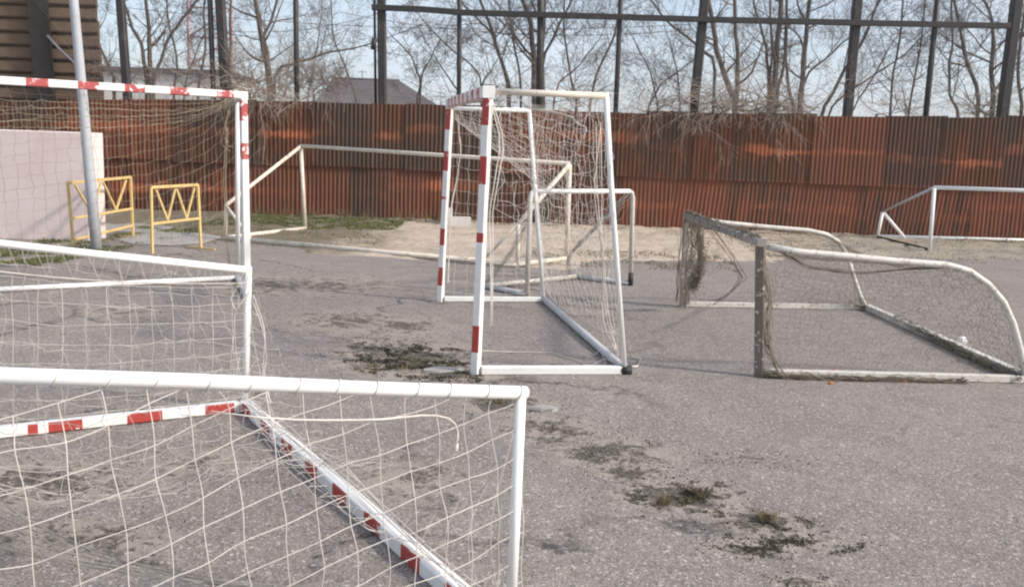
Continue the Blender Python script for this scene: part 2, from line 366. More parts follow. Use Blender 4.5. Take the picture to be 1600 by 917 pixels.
while xs < 16:
    w = rnd.choice((1.25, 1.25, 1.7, 1.0))
    nx_ = xs + w
    for s_ in seams:
        if xs + .4 < s_ < nx_ + .4: nx_ = s_
    xe.append((xs, nx_)); xs = nx_
JOINT = 1.17
for i, (a, b_) in enumerate(xe):
    dz = rnd.uniform(-.05, .05)
    sheet(a, b_ + .07, JOINT - .05 + rnd.uniform(-.02, .02), lambda x, dz=dz: top_z(x) + dz * .7, -.012 - .022 * (i % 2), rnd.uniform(-.004, .004))
off = .45
for i, (a, b_) in enumerate(xe):
    ti = rnd.uniform(-.05, .05) if 3.3 < a < 9 else rnd.uniform(-.01, .01)
    if 3.4 < a < 9: ti = rnd.uniform(.03, .10)
    sheet(a - off, b_ + .09 - off, -.1, JOINT + rnd.uniform(-.02, .03), .022 + .008 * (i % 2), ti)
for z in (.35, 2.2):
    rb = MB(); rb.bar((-16, FY + .13, z), (16, FY + .13, z), .05, .07); rb.build('rail', M['dark'], fence)

# ------------------------------------------------------------------ tall ball-stop fence: poles, beam, wire mesh
BY = 20.75
stop = thing('ball_stop_fence', (0, BY, 0), 'tall dark pole frame with wire mesh rising behind the rusty fence', 'fence')
# (x at y=0, x and y low, width in photo pixels)
POLES = [(188, 198, 135, 13), (328, 333, 130, 9), (344, 352, 135, 15), (462, 464, 158, 9), (596, 598, 160, 14), (718, 717, 150, 8), (845, 843, 165, 12), (970, 962, 172, 9), (1101, 1084, 170, 15), (1340, 1324, 180, 15), (1465, 1447, 175, 10), (1589, 1566, 180, 17)]
for (xt, xb, yb, wd) in POLES:
    a = at(xb, yb, BY); t = at(xt, 0, BY); d = (t - a) / (t.z - a.z)
    low = a + d * (-a.z - .1); hi = a + d * (7.2 - a.z); r = wd / 71 / 2 * .9
    p = MB(); p.bar(low, hi, r * 2, up=V((0, 1, 0)), ch=.3) if wd > 12 else p.tube([low, hi], r, 10); p.build('pole', M['post'], stop)
p = MB(); a = at(587, 165, BY + .05); t = at(585, 0, BY + .05); p.tube([a - (t - a) * .5, t + (t - a) * 1.2], .028, 8); p.build('pole', M['post'], stop)
p = MB(); p.tube([at(585, 60, BY - .06), at(583, 78, BY - .06)], .055, 8); p.build('clamp', M['post'], stop)
bm_ = MB()
pts = [(581, 12), (660, 15), (720, 20), (965, 27), (1100, 31), (1330, 36), (1578, 41)]
w_ = [at(x, y, BY - .14) for x, y in pts]
for a, b_ in zip(w_, w_[1:]): bm_.bar(a, b_ + (b_ - a).normalized() * .001, .09, .12, ch=.2)
bm_.build('beam', M['post'], stop)
b2 = MB(); b2.bar(at(1585, 54, BY), at(1760, 60, BY), .07, .09); b2.build('beam', M['post'], stop)
mesh = MB(); lo, hi = 2.3, 7.2; xx = -8.6
while xx < 18:
    for s_ in (-1, 1):
        mesh.tube([V((xx, BY + .10 + .003 * s_, lo)), V((xx + s_ * (hi - lo) * .9, BY + .10 + .003 * s_, hi))], .0014, 3, False)
    xx += .085
mesh.build('wire_mesh', M['galvwire'], stop)

# ------------------------------------------------------------------ trees
class Tree:
    def __init__(s, seed): s.r = random.Random(seed); s.t, s.c = MB(), MB()
    def rv(s): return V((s.r.gauss(0, 1), s.r.gauss(0, 1), s.r.gauss(0, 1)))
    def stem(s, pts, r0, r1, kids=9, klen=2.2, start=.25, lev=3, wob=.03):
        P = []                                     # resample
        for a, b_ in zip(pts, pts[1:]):
            for q in range(4): P.append(a.lerp(b_, q / 4) + s.rv() * wob)
        P.append(pts[-1]); n = len(P)
        P = [P[0]] + [(P[i - 1] + P[i] * 2 + P[i + 1]) / 4 for i in range(1, n - 1)] + [P[-1]]
        s.t.tube(P, [r0 + (r1 - r0) * i / (n - 1) for i in range(n)], 8)
        for k in range(kids):
            u = start + (1 - start) * (k + s.r.random()) / kids; i = min(n - 2, int(u * (n - 1)))
            d = (P[i + 1] - P[i]).normalized(); side = (s.rv()); side = (side - d * side.dot(d)).normalized()
            s.branch(P[i], (d * s.r.uniform(.35, .9) + side).normalized(), klen * s.r.uniform(.5, 1.15), (r0 + (r1 - r0) * u) * s.r.uniform(.35, .6), lev)
        d = (P[-1] - P[-2]).normalized(); s.branch(P[-1], d, klen, r1, lev)
    def branch(s, p, d, L, r, lev, droop=0.0):
        n = max(3, int(L / .22)); n = min(n, 9); P = [p]; q = p; step = L / n
        for i in range(n):
            d = (d + s.rv() * .13 + V((0, 0, .05 - droop))).normalized(); q = q + d * step; P.append(q)
        rr = [max(.0028, r * (1 - .85 * i / n)) for i in range(n + 1)]
        s.c.tube(P, rr, 5 if r > .03 else 3, False)
        if lev <= 0: return
        kk = {3: 5, 2: 4, 1: 3}.get(lev, 4)
        for k in range(kk):
            i = 1 + int(s.r.random() * (n - 1)); dd = (P[i + 1] - P[i]).normalized() if i < n else d
            side = s.rv(); side = (side - dd * side.dot(dd)).normalized()
            s.branch(P[i], (dd * s.r.uniform(.5, 1.1) + side * .9).normalized(), L * s.r.uniform(.35, .65), max(.0034, rr[i] * .55), lev - 1, droop)
    def build(s, label, name='bare_tree', cat='tree', group='bare trees behind the fence', bark='bark', twig='twig'):
        lo_ = min(s.t.v, key=lambda q: q.z); o = thing(name, (lo_.x, lo_.y, max(0, lo_.z)), label, cat, group)
        s.t.build('trunk', M[bark], o); s.c.build('crown', M[twig], o); return o
def stems(seed, Y, lst, label, kids=9, klen=2.0, lev=3, **kw):
    t = Tree(seed)
    for path, w0, w1 in lst:
        pts = [at(x, y, Y + dy) for (x, y, dy) in [(*q, 0) if len(q) == 2 else q for q in path]]
        if len(kw.get('root', ())) or True:
            b0 = pts[0]; pts = [V((b0.x, b0.y, -.1)).lerp(V((pts[0].x, pts[0].y, -.1)), 1)] + pts
        sc = Y / FPX
        t.stem(pts, w0 * sc * .42, w1 * sc * .40, kids, klen, .38, lev)
    return t.build(label, **{k_: v_ for k_, v_ in kw.items() if k_ != 'root'})
stems(11, 24, [([(228, 120), (222, 70), (196, 20), (180, -40)], 9, 4), ([(236, 125), (234, 60), (226, 0), (222, -90)], 11, 5), ([(240, 120), (262, 65), (292, 25), (330, -40)], 8, 3)],
      'bare tree with three forking trunks right of the brown board building', 6, 1.5)
stems(12, 25, [([(178, 128), (165, 100), (150, 60), (120, -20)], 8, 3)], 'thin bare tree leaning left against the brown board building', 6, 1.4)
stems(13, 24, [([(424, 155), (418, 110), (408, 58), (398, 0), (392, -60)], 15, 6), ([(420, 95), (412, 55), (432, 15), (445, -50)], 8, 4), ([(428, 108), (470, 92), (530, 80), (600, 62)], 7, 2)],
      'bare tree with a long limb reaching right towards the thick pole', 8, 1.8)
stems(14, 27, [([(362, 150), (358, 90), (362, 20), (356, -60)], 8, 4), ([(310, 140), (322, 80), (318, 10), (330, -60)], 6, 3)], 'slender bare tree just behind the pair of close poles', 6, 1.5)
stems(15, 25, [([(798, 150), (790, 110), (772, 62), (752, 0), (738, -50)], 8, 4), ([(796, 140), (783, 90), (770, 50), (738, 22), (700, -20)], 6, 3), ([(814, 145), (806, 90), (798, 40), (792, -50)], 5, 3)],
      'bare tree leaning left behind the crossbar of the central red and white goal', 8, 2.0)
stems(16, 25, [([(837, 150), (833, 90), (830, 40), (812, -10), (800, -70)], 12, 6), ([(846, 150), (846, 80), (848, 0), (850, -80)], 14, 8), ([(848, 90), (868, 50), (888, 10), (905, -40)], 6, 3), ([(866, 140), (905, 100), (930, 70)], 4, 2)],
      'thick dark double trunked bare tree in the middle behind the fence', 8, 1.9)
stems(17, 24, [([(1152, 172), (1140, 135), (1122, 95), (1118, 50), (1104, -10), (1098, -70)], 13, 7), ([(1152, 165), (1152, 100), (1148, 40), (1147, -80)], 11, 6), ([(1120, 95), (1085, 70), (1040, 30), (1005, -10)], 7, 3)],
      'bare tree with a limb crossing behind the pole left of it', 7, 1.8)
stems(18, 25, [([(1206, 172), (1212, 100), (1219, 30), (1224, -80)], 14, 8), ([(1205, 120), (1196, 70), (1182, 20), (1172, -50)], 7, 3), ([(1212, 150), (1226, 100), (1230, 30), (1228, -60)], 8, 4), ([(1205, 100), (1206, 40), (1203, -60)], 6, 3)],
      'clump stemmed bare tree with four upright stems right of centre', 5, 1.6)
stems(19, 25, [([(1240, 168), (1231, 140), (1228, 80), (1230, 0)], 8, 4), ([(1250, 166), (1254, 110), (1260, 50), (1268, -80)], 12, 7), ([(1254, 120), (1290, 90), (1330, 60), (1370, 10)], 5, 2), ([(1262, 40), (1246, 10), (1240, -60)], 5, 3)],
      'bare tree with a stem curving out of its foot left of a straight one', 6, 1.8)
stems(20, 26, [([(1282, 178), (1308, 130), (1345, 70), (1375, 0), (1390, -60)], 8, 4), ([(1292, 176), (1330, 140), (1400, 95), (1450, 50)], 5, 2), ([(1330, 170), (1370, 110), (1400, 60)], 4, 2)],
      'thin bare tree slanting right across the second thick pole from the right', 9, 2.2)
stems(21, 27, [([(1500, 182), (1484, 150), (1482, 100), (1490, 60), (1486, -10)], 7, 3), ([(1530, 150), (1510, 90), (1498, 40), (1480, -40)], 9, 4), ([(1552, 176), (1550, 110), (1552, 60)], 11, 8), ([(1420, 182), (1430, 110), (1444, 40), (1450, -50)], 5, 3)],
      'bare tree with a broken dark stub among thin stems beside the rightmost pole', 9, 2.2)
stems(22, 23, [([(655, 160), (655, 120), (640, 85), (615, 60)], 5, 2), ([(656, 125), (672, 95), (688, 62)], 4, 2)], 'small bare sapling with a fork shaped like a letter Y beside the grey roof', 6, 1.3, 3)
stems(23, 23, [([(752, 160), (755, 125), (770, 105)], 5, 2), ([(755, 130), (735, 100), (700, 70), (660, 30)], 4, 2), ([(728, 160), (700, 120), (675, 80)], 4, 2)], 'spindly bare sapling spreading left behind the thin pole at the centre', 6, 1.4, 3)
stems(24, 26, [([(1010, 176), (1030, 130), (1075, 100)], 5, 2), ([(1030, 176), (1015, 110), (990, 60)], 4, 2), ([(1062, 176), (1060, 120), (1045, 60)], 4, 2)], 'low tangled bare sapling left of the thick pole right of centre', 9, 1.7, 3)
stems(25, 28, [([(920, 172), (930, 120), (960, 60), (975, -20)], 6, 3), ([(905, 172), (890, 110), (880, 40), (884, -40)], 5, 3)], 'faint slender bare tree behind the right leg of the central goal', 9, 2.0)
stems(26, 30, [([(560, 165), (545, 120), (520, 60), (515, -20)], 4, 2), ([(480, 165), (490, 110), (500, 40)], 4, 2)], 'small faint bare tree standing in front of the grey roofed house', 7, 1.8)
stems(27, 28, [([(1390, 182), (1396, 110), (1410, 30), (1415, -50)], 6, 3)], 'lone slender bare tree midway between two poles at the right', 12, 2.2)
stems(28, 27, [([(1595, 182), (1590, 110), (1600, 30), (1610, -50)], 8, 4), ([(1620, 182), (1640, 90), (1650, -20)], 8, 4)], 'bare tree at the right end beyond the rightmost pole', 10, 2.2)
stems(29, 29, [([(270, 150), (278, 90), (262, 20), (255, -60)], 5, 3), ([(285, 150), (300, 100), (322, 50)], 4, 2)], 'thin faint bare tree in front of the red lattice mast', 8, 1.9)
# bushes with arching twigs that hang over the fence top
def bush(seed, px, py, Y, n, L, label, spread=1.0, over=.35):
    t = Tree(seed); base = at(px, py, Y); g = V((base.x, base.y, 0))
    t.t.tube([g + V((0, 0, -.1)), g + V((.05, 0, base.z * .5)), base], [.05, .04, .03], 6)
    for k in range(n):
        d = V((t.r.gauss(0, 1) * spread, t.r.uniform(-1.4, .5), t.r.uniform(-.05, 1.0))).normalized()
        t.branch(base + V((t.r.gauss(0, .6) * spread, 0, t.r.uniform(-.1, .25))), d, L * t.r.uniform(.5, 1.2), .014, 2, over * t.r.random())
    return t.build(label, 'dry_bush', 'bush', 'leafless bushes hanging over the fence', 'twig', 'paletwig')
bush(41, 1120, 178, 20.4, 46, 1.4, 'leafless pale bush arching over the fence top below the thick pole right of centre', 1.0)
bush(42, 1215, 178, 20.4, 46, 1.3, 'leafless pale bush hanging over the fence below the clump stemmed tree', .9)
bush(43, 1050, 172, 20.7, 12, 1.0, 'small leafless bush at the fence top left of the thick pole', .8, .2)
bush(44, 425, 160, 20.4, 40, 1.4, 'leafless bush drooping over the fence right of the standing left goal', .8)
bush(45, 390, 145, 21.2, 40, 1.3, 'dense leafless bush behind the corner of the standing left goal', .8, .1)
bush(46, 490, 140, 24, 44, 1.3, 'pale leafless bush left of the grey roofed house', .7, .05)
bush(47, 230, 130, 22, 20, 1.2, 'leafless bush at the foot of the three trunked tree', .9, .1)
bush(48, 900, 165, 23, 22, 1.4, 'pale leafless bush behind the top bar of the central goal', .9, .05)
bush(49, 1540, 176, 22.5, 24, 1.2, 'dark leafless bush beside the rightmost pole', .6, .1)
bush(50, 760, 160, 23, 16, 1.2, 'thin leafless bush left of the double trunked tree', 1.0, .05)
bush(51, 1370, 178, 23, 18, 1.3, 'low leafless bush between the two thick poles at the right', 1.0, .05)

# distant wood that reads as one grey brown mass
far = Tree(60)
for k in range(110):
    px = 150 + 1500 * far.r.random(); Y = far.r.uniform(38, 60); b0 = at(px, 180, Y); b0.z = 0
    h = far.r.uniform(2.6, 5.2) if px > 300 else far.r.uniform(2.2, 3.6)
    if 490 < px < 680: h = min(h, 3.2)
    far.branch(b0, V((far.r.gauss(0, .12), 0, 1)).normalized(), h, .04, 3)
fo = far.c.build('distant_thicket', M['paletwig']); tag(fo, 'hazy grey brown thicket of bare branches far behind the fence', 'thicket', kind='stuff')  # pale twig colour also stands in for haze over the distance

HAZE = 0.0007  # density of a thin haze volume added to lift the dark tones
if HAZE:
    hz = MB(); hz.box((-120, -20, -1), (120, 140, 45)); hm = bpy.data.materials.new('tone_lift_haze'); hm.use_nodes = True; ht = hm.node_tree
    ht.nodes.remove(ht.nodes['Principled BSDF']); pv = ht.nodes.new('ShaderNodeVolumePrincipled'); pv.inputs['Color'].default_value = (.93, .92, .95, 1); pv.inputs['Density'].default_value = HAZE; pv.inputs['Anisotropy'].default_value = .2
    ht.links.new(pv.outputs[0], ht.nodes['Material Output'].inputs['Volume']); tag(hz.build('haze', hm), 'thin haze volume added to lift the dark tones', None, kind='stuff')

# ------------------------------------------------------------------ house, mast, board building, wires
hy = 62
def hp(px, py, dy=0): return at(px, py, hy + dy)
house = thing('house', V((hp(590, 160).x, hy, 0)), 'distant house with a grey hipped roof above the fence', 'house')
a = hp(521, 123); b_ = hp(610, 126); zr = (a.z + b_.z) / 2; xl, xr = a.x, b_.x; ez = zr - 2.6
w = MB(); w.box((xl - .2, hy - 4, 0), (xr + 4.2, hy + 4, ez + .1)); w.build('wall', M['housewall'], house)
rf = MB(); e = [V((xl - .8, hy - 5, ez)), V((xr + 5, hy - 5, ez)), V((xr + 5, hy + 5, ez)), V((xl - .8, hy + 5, ez))]; rg = [V((xl, hy, zr)), V((xr + .6, hy, zr))]
i_ = rf.ring(e + rg); [rf.face([i_[k_] for k_ in f_]) for f_ in ((0, 1, 5, 4), (1, 2, 5), (2, 3, 4, 5), (3, 0, 4), (3, 2, 1, 0))]
roof = rf.build('roof', M['roof'], house)
rd = MB(); rd.tube([rg[0], rg[1]], .1, 6); rd.build('ridge_cap', M['roof'], roof)
an = MB(); q = hp(566, 124); an.tube([q + V((0, 0, -.6)), q + V((0, 0, .55))], .03, 4); an.tube([q + V((-.3, 0, .45)), q + V((.3, 0, .45))], .02, 4); an.build('aerial', M['wire'], house)
mast = thing('lattice_mast', at(296, 150, 70) * 1, 'faint red lattice mast in the sky left of the paired poles', 'mast'); mast.location.z = 0
fb_ = thing('flat_roofed_building', V((at(250, 120, 66).x, 66, 0)), 'long pale flat roofed building low on the skyline behind the red mast', 'building')
xa_, xb_ = at(150, 107, 66).x, at(346, 111, 66).x; zt_ = at(250, 107, 66).z
q = MB(); q.box((xa_, 66, 0), (xb_, 74, zt_ - .35)); q.build('wall', M['housewall'], fb_)
q = MB(); q.box((xa_ - .3, 65.7, zt_ - .34), (xb_ + .3, 74.3, zt_)); q.build('roof', M['roof'], fb_)
mY = 70; x1, x2 = at(295, 60, mY).x, at(362, 60, mY).x
def mt(pa, pb, r, nm): q = MB(); q.tube([pa, pb], r, 6); q.build(nm, M['mast'], mast)
for x in (x1, x2):
    for dy in (0,): mt(V((x, mY + dy, 0)), V((x, mY + dy, 22)), .13, 'leg')
zs = [at(300, y, mY).z for y in (103, 58, 12, -34, -80)]
for i in range(len(zs)):
    mt(V((x1, mY, zs[i])), V((x2, mY, zs[i])), .07, 'strut')
    if i < len(zs) - 1: mt(V((x1, mY, zs[i])), V((x2, mY, zs[i + 1])), .07, 'brace')
# board-clad building
bY = 21.6
brd = thing('board_building', V((at(60, 100, bY).x, bY, 0)), 'tall brown building clad in overlapping boards at the left edge', 'building')
xr_ = at(158, 70, bY).x; xl_ = xr_ - 9; pitch = 20.2 * bY / FPX
z = -.05; idx = 0
wall_ = MB()
while z < 8.5:
    # one lapped board, thicker at its lower edge
    jx = .02 * (idx % 2) - (z - 3) * .05; P0 = [(0, 0), (-.09, .015), (-.11, pitch * .18), (-.07, pitch * .8), (-.015, pitch), (0, pitch)]
    ra = wall_.ring([V((xl_, bY + y_, z + zz_)) for y_, zz_ in P0]); rb_ = wall_.ring([V((xr_ + jx, bY + y_, z + zz_)) for y_, zz_ in P0])
    wall_.loft([ra, rb_], None, False); z += pitch; idx += 1
wall_.build('board_wall', M['log'], brd)
bk = MB(); kx = (bY + 5) / bY; bk.loft([bk.ring([V((xl_, bY + .02, z_)), V((xr_ - .3, bY + .02, z_)), V((xr_ * kx - .7, bY + 5, z_)), V((xl_, bY + 5, z_))]) for z_ in (0, 8.5)], None, False); bk.build('building_body', M['dark'], brd)
ps = MB(); a, t = at(68, 118, bY - .2), at(58, 0, bY - .2); d = (t - a) / (t.z - a.z); ps.bar(a - d * a.z, a + d * (8.4 - a.z), .42, .16, up=V((0, 1, 0))); ps.build('corner_post', M['dark'], brd)
ps = MB(); ps.tube([at(74, 56, bY - .28), at(94, 78, bY - .4), at(122, 104, bY - .55)], .028, 6); ps.build('bracket', M['galvwire'], brd)
for (p0, p1, lab) in (((380, 50), (590, 22), 'overhead wire sloping up to the thick pole'), ((380, 30), (1000, 42), 'overhead wire crossing the sky behind the poles'), ((150, 88), (340, 110), 'overhead wire low in front of the red mast'), ((640, 38), (1010, 52), 'slack overhead wire behind the middle trees')):
    q = MB(); a, b_ = at(*p0, 33), at(*p1, 33); d = (b_ - a); a, b_ = a - d * .3, b_ + d * .3
    q.tube([a.lerp(b_, i / 10) + V((0, 0, -.5 * (1 - (2 * i / 10 - 1) ** 2))) + V((0, 0, .3)) for i in range(11)], .012, 4); o = q.build('overhead_wire', M['wire']); tag(o, lab, 'wire', 'overhead wires')

# ------------------------------------------------------------------ white wall, lamp pole, yellow barriers
wall = MB(); c0 = gp(139, 377); ww = .6
top = at(136, 207, c0.y).z
wall.bar((c0.x - 5.5, c0.y + ww / 2, top / 2 - .05), (c0.x, c0.y + ww / 2, top / 2 - .05), ww, top + .1, ch=.06)
wl_ = wall.build('plastered_wall', M['plaster'], None, (c0.x, c0.y, 0)); tag(wl_, 'low pinkish white plastered wall behind the standing left goal', 'wall')
pole = thing('lamp_pole', gp(150, 388), 'tall grey metal pole rising in front of the plastered wall', 'pole')
g = gp(151, 390); t = at(115, 0, g.y); d = (t - g) / (t.z - g.z)
q = MB(); q.tube([g + d * -.2, g + d * 1.0, g + d * 3.0, g + d * 7.5], [.078, .074, .062, .05], 16); q.build('pole_shaft', M['galv'], pole)
def barrier(foot_l, foot_r, hl, hr, label, low_rail):
    a, b_ = gp(*foot_l), gp(*foot_r); ta, tb = snap(a + V((0, 0, .9)), *hl), snap(b_ + V((0, 0, .9)), *hr)
    o = thing('yellow_barrier', (a + b_) / 2, label, 'barrier', 'yellow tube barriers')
    for p_, q_ in ((a, ta), (b_, tb)):
        q = MB(); q.bar(p_, q_, .036, up=(b_ - a)); q.build('post', M['yellow'], o)
    L = lambda u, v_: (a.lerp(ta, v_)).lerp(b_.lerp(tb, v_), u)
    q = MB(); q.bar(L(0, 1), L(1, 1), .040); q.build('top_rail', M['yellow'], o)
    q = MB(); q.bar(L(0, .45), L(1, .48), .034); q.build('middle_rail', M['yellow'], o)
    if low_rail: q = MB(); q.bar(L(0, .12), L(1, .2), .034); q.build('bottom_rail', M['yellow'], o)
    us = [.1, .32, .5, .72, .92]
    for i in range(4):
        q = MB(); v0, v1 = (.96, .49) if i % 2 == 0 else (.49, .96); q.bar(L(us[i] if i != 2 else .53, v0), L(us[i + 1] if i != 1 else .5, v1), .028); q.build('strut', M['yellow'], o)
    f = (b_ - a).normalized(); side = V((-f.y, f.x, 0))
    for p_ in (b_,):
        q = MB(); q.bar(p_ + side * -.30 + V((0, 0, .012)), p_ + side * .25 + V((0, 0, .012)), .024); q.build('foot', M['yellow'], o)
barrier((238, 396), (314, 389), (236, 293), (309, 289), 'yellow tube barrier standing clear to the right of the grey pole', False)
barrier((115, 387), (208, 371), (106, 286), (204, 277), 'yellow tube barrier partly hidden behind the grey pole', True)

# ------------------------------------------------------------------ goals
def tubeobj(name, pts, r, mat, root, n=14):
    q = MB(); q.tube(pts, r, n); return q.build(name, M[mat], root)
def barobj(name, p, q_, w, h, mats, root, reds=(), up=V((0, 0, 1)), redn=None):
    q = MB(); q.bar(p, q_, w, h, up, reds, .18, redn); return q.build(name, [M[x] for x in mats], root)
def netmb(mb, P, nu, nv, r, jit, seed, sub=2, sides=3, keep=lambda u, v: True, loose=.0, uv=(True, True)):
    rr = random.Random(seed)
    G = {}
    for i in range(nu + 1):
        for j in range(nv + 1):
            e = 1 if 0 < i < nu and 0 < j < nv else .25
            G[i, j] = P(i / nu, j / nv) + V((rr.gauss(0, 1), rr.gauss(0, 1), rr.gauss(0, 1))) * jit * e
    def run(ids, du, dv):
        path = []
        def flush():
            if len(path) > 1:
                pp = list(path)
                if sides >= 4:
                    for _ in range(2): pp = [pp[0]] + [(pp[k - 1] + pp[k] * 4 + pp[k + 1]) / 6 for k in range(1, len(pp) - 1)] + [pp[-1]]
                    q2 = [pp[0]]
                    for a, b_ in zip(pp, pp[1:]): q2 += [a.lerp(b_, .25), a.lerp(b_, .75)]
                    pp = q2 + [pp[-1]]
                mb.tube(pp, r, sides, False)
            path.clear()
        for (i, j), (i2, j2) in zip(ids, ids[1:]):
            u, v = (i + i2) / 2 / nu, (j + j2) / 2 / nv
            if not keep(u, v): flush(); continue
            if not path: path.append(G[i, j])
            a, b_ = G[i, j], G[i2, j2]; mid = P(u, v) * .5 + (a + b_) * .25 + V((rr.gauss(0, 1), rr.gauss(0, 1), -abs(rr.gauss(0, 1)) - .3)) * loose
            if sub >= 2: path.append(mid)
            path.append(b_)
        flush()
    if uv[0]:
        for j in range(nv + 1): run([(i, j) for i in range(nu + 1)], 1, 0)
    if uv[1]:
        for i in range(nu + 1): run([(i, j) for j in range(nv + 1)], 0, 1)
def bil(a, b_, c, d): return lambda u, v: (a.lerp(b_, u)).lerp(d.lerp(c, u), v)      # a-b along u at v=0, d-c at v=1
def ropes(mb, pts, n, spread, r, seed, sides=3, dense=14, ct=4):
    rr = random.Random(seed)
    for k in range(n):
        o1 = [V((rr.gauss(0, 1), rr.gauss(0, 1), rr.gauss(0, 1))) * spread for _ in range(ct + 1)]
        P = []
        for i in range(dense + 1):
            u = i / dense; s_ = u * (len(pts) - 1); a = min(int(s_), len(pts) - 2); p_ = pts[a].lerp(pts[a + 1], s_ - a)
            w_ = u * ct; b0 = min(int(w_), ct - 1); P.append(p_ + o1[b0].lerp(o1[b0 + 1], w_ - b0))
        mb.tube(P, r, sides, False)
K = V((0, 0, 1))
def per(start, n, red=.2, per_=.41): return [(start + i * per_, start + i * per_ + red) for i in range(n)]

# --- central upright goal
g1 = thing('goal', gp(743, 583), 'upright red and white striped goal seen side on in the middle of the yard', 'goal', 'red and white striped goals')
f0, f1 = gp(743, 584), gp(688, 471)
t0 = snap(f0 + K * 2.06, 763, 136); t1 = snap(f1 + K * 2.06, 703, 168)
b0, b1 = gp(976, 584), gp(849, 472)
d0 = snap(t0 + (b0 - f0) * .77, 947, 150); d1 = snap(t1 + (b1 - f1) * .77, 827, 173)
xd = (f1 - f0).normalized()
L0 = (t0 - f0).length; s0 = L0 / 449.0
ur_ = V((.45, .89, 0))
barobj('post', f0, t0, .058, .058, ('white', 'red'), g1, [(s0 * (584 - b_), s0 * (584 - a_)) for a_, b_ in ((150, 193), (240, 283), (358, 373), (505, 548))], up=ur_, redn=-ur_)
L1 = (t1 - f1).length; s1 = L1 / 303.0
barobj('post', f1, t1, .06, .06, ('white', 'red'), g1, [(s1 * (471 - b_), s1 * (471 - a_)) for a_, b_ in ((171, 202), (235, 265), (305, 309), (355, 381), (416, 445))], up=ur_, redn=-ur_)
barobj('crossbar', t0 + xd * -.041 + K * -.035, t1 + xd * .041 + K * .04, .085, .085, ('white', 'red_worn'), g1, per(.22, 8, .2, .37))
q = MB(); q.bar(t0 + K * -.01, t0 + K * .015, .062, .062, up=ur_); q.build('end_cap', M['post'], g1)
tubeobj('top_bar', [t0 + K * -.03, d0], .0225, 'cream', g1); tubeobj('top_bar', [t1 + K * -.01, d1], .022, 'tube', g1)
tubeobj('rear_upright', [d0 + (d0 - b0).normalized() * .02, d0.lerp(b0, .3) + V((-.006, .01, 0)), b0 + K * .01], .0205, 'tube', g1); tubeobj('rear_upright', [d1 + (d1 - b1).normalized() * .02, b1 + K * .01], .0225, 'tube', g1)
barobj('base_bar', f0 + K * .03 + V((.042, 0, 0)), b0 + K * .03 + V((-.03, 0, 0)), .06, .058, ('white', 'red'), g1); barobj('base_bar', f1 + K * .03 + V((.042, 0, 0)), b1 + K * .03 + V((-.03, 0, 0)), .06, .05, ('white', 'red'), g1)
tubeobj('rear_bar', [b0 + K * .035, b1 + K * .035], .032, 'greytube', g1)
q = MB(); q.tube([b0 + V((-.03, 0, .03)), b0 + V((.05, 0, .03))], .036, 12); q.build('end_cap', M['capblack'], g1)
nt = MB()
def back1(u, v):     # u along width from near to far, v from top to ground
    p_ = bil(d0, d1, b1, b0)(u, v * .92); return p_ + V((.05 * math.sin(u * 7) * v, 0, 0)) + (f0 - b0).normalized() * (.13 * math.sin(3.14 * v) * math.sin(3.14 * u)) 
netmb(nt, back1, 25, 16, .0018, .007, 5, loose=.008)
def side1(u, v):     # u from front to rear, v from top to ground, far side
    return bil(t1, d1, b1, f1)(u, v) + V((0, -.05 * math.sin(3.14 * u) * math.sin(3.14 * v), -.04 * math.sin(3.14 * u)))
netmb(nt, side1, 8, 17, .0020, .006, 6, loose=.006)
def side0(u, v):
    p_ = bil(t0, d0, b0, f0)(u, v); return p_ + V((0, .10 * math.sin(3.14 * u) * math.sin(3.14 * v), -.10 * math.sin(3.14 * u) * (1 - v * .6)))
netmb(nt, side0, 8, 17, .0021, .024, 8, loose=.02, keep=lambda u, v: v < .36 + .3 * u or (u > .8))
def top1(u, v):      # roof panel sagging deep between the crossbar and the open rear
    s_ = math.sin(3.14 * u) ** .8; return bil(t0, t1, d1, d0)(u, v) + K * (-.82 * s_ * (.25 + .75 * v)) 
netmb(nt, top1, 26, 8, .0019, .006, 9, loose=.005)
nl = nt
for (pts) in ([(t0, 0), (t0.lerp(f0, .18) + V((.12, 0, 0)), .02), (t0.lerp(f0, .42) + V((.05, 0, 0)), 0), (t0.lerp(f0, .75) + V((.09, 0, 0)), 0), (f0 + V((.1, .1, .35)), 0)],):
    ropes(nl, [p_[0] for p_ in pts], 2, .01, .005, 3)
ropes(nl, [t1 + V((.06, 0, -.05)), t1.lerp(f1, .2) + V((.13, 0, 0)), t1.lerp(f1, .5) + V((.06, 0, 0)), f1 + V((.08, 0, .2))], 2, .01, .005, 4)
ropes(nl, [f0 + V((.05, .05, .16)), gp(800, 548, .01), gp(860, 552, .01), gp(900, 562, .01), gp(945, 582, .012)], 1, .004, .0045, 5)
ropes(nl, [t0 + V((.25, .1, -.12)), snap(t0.lerp(d0, .75), 895, 183), snap(t0.lerp(d0, .9), 915, 200), snap(t0.lerp(d0, .9), 912, 215)], 2, .008, .006, 6)
ropes(nl, [b0 + V((.02, 0, .25)), gp(985, 555, .02), gp(1000, 562, .008), gp(996, 572, .008), gp(980, 574, .01)], 2, .008, .0045, 7)
ropes(nl, [d0 + V((-.03, .05, -.2)), d0.lerp(b0, .4) + V((-.1, .1, 0)), d0.lerp(b0, .8) + V((-.12, .15, 0)), b0 + V((-.06, .1, .1))], 3, .02, .004, 8)
nt.build('net', M['cord'], g1)

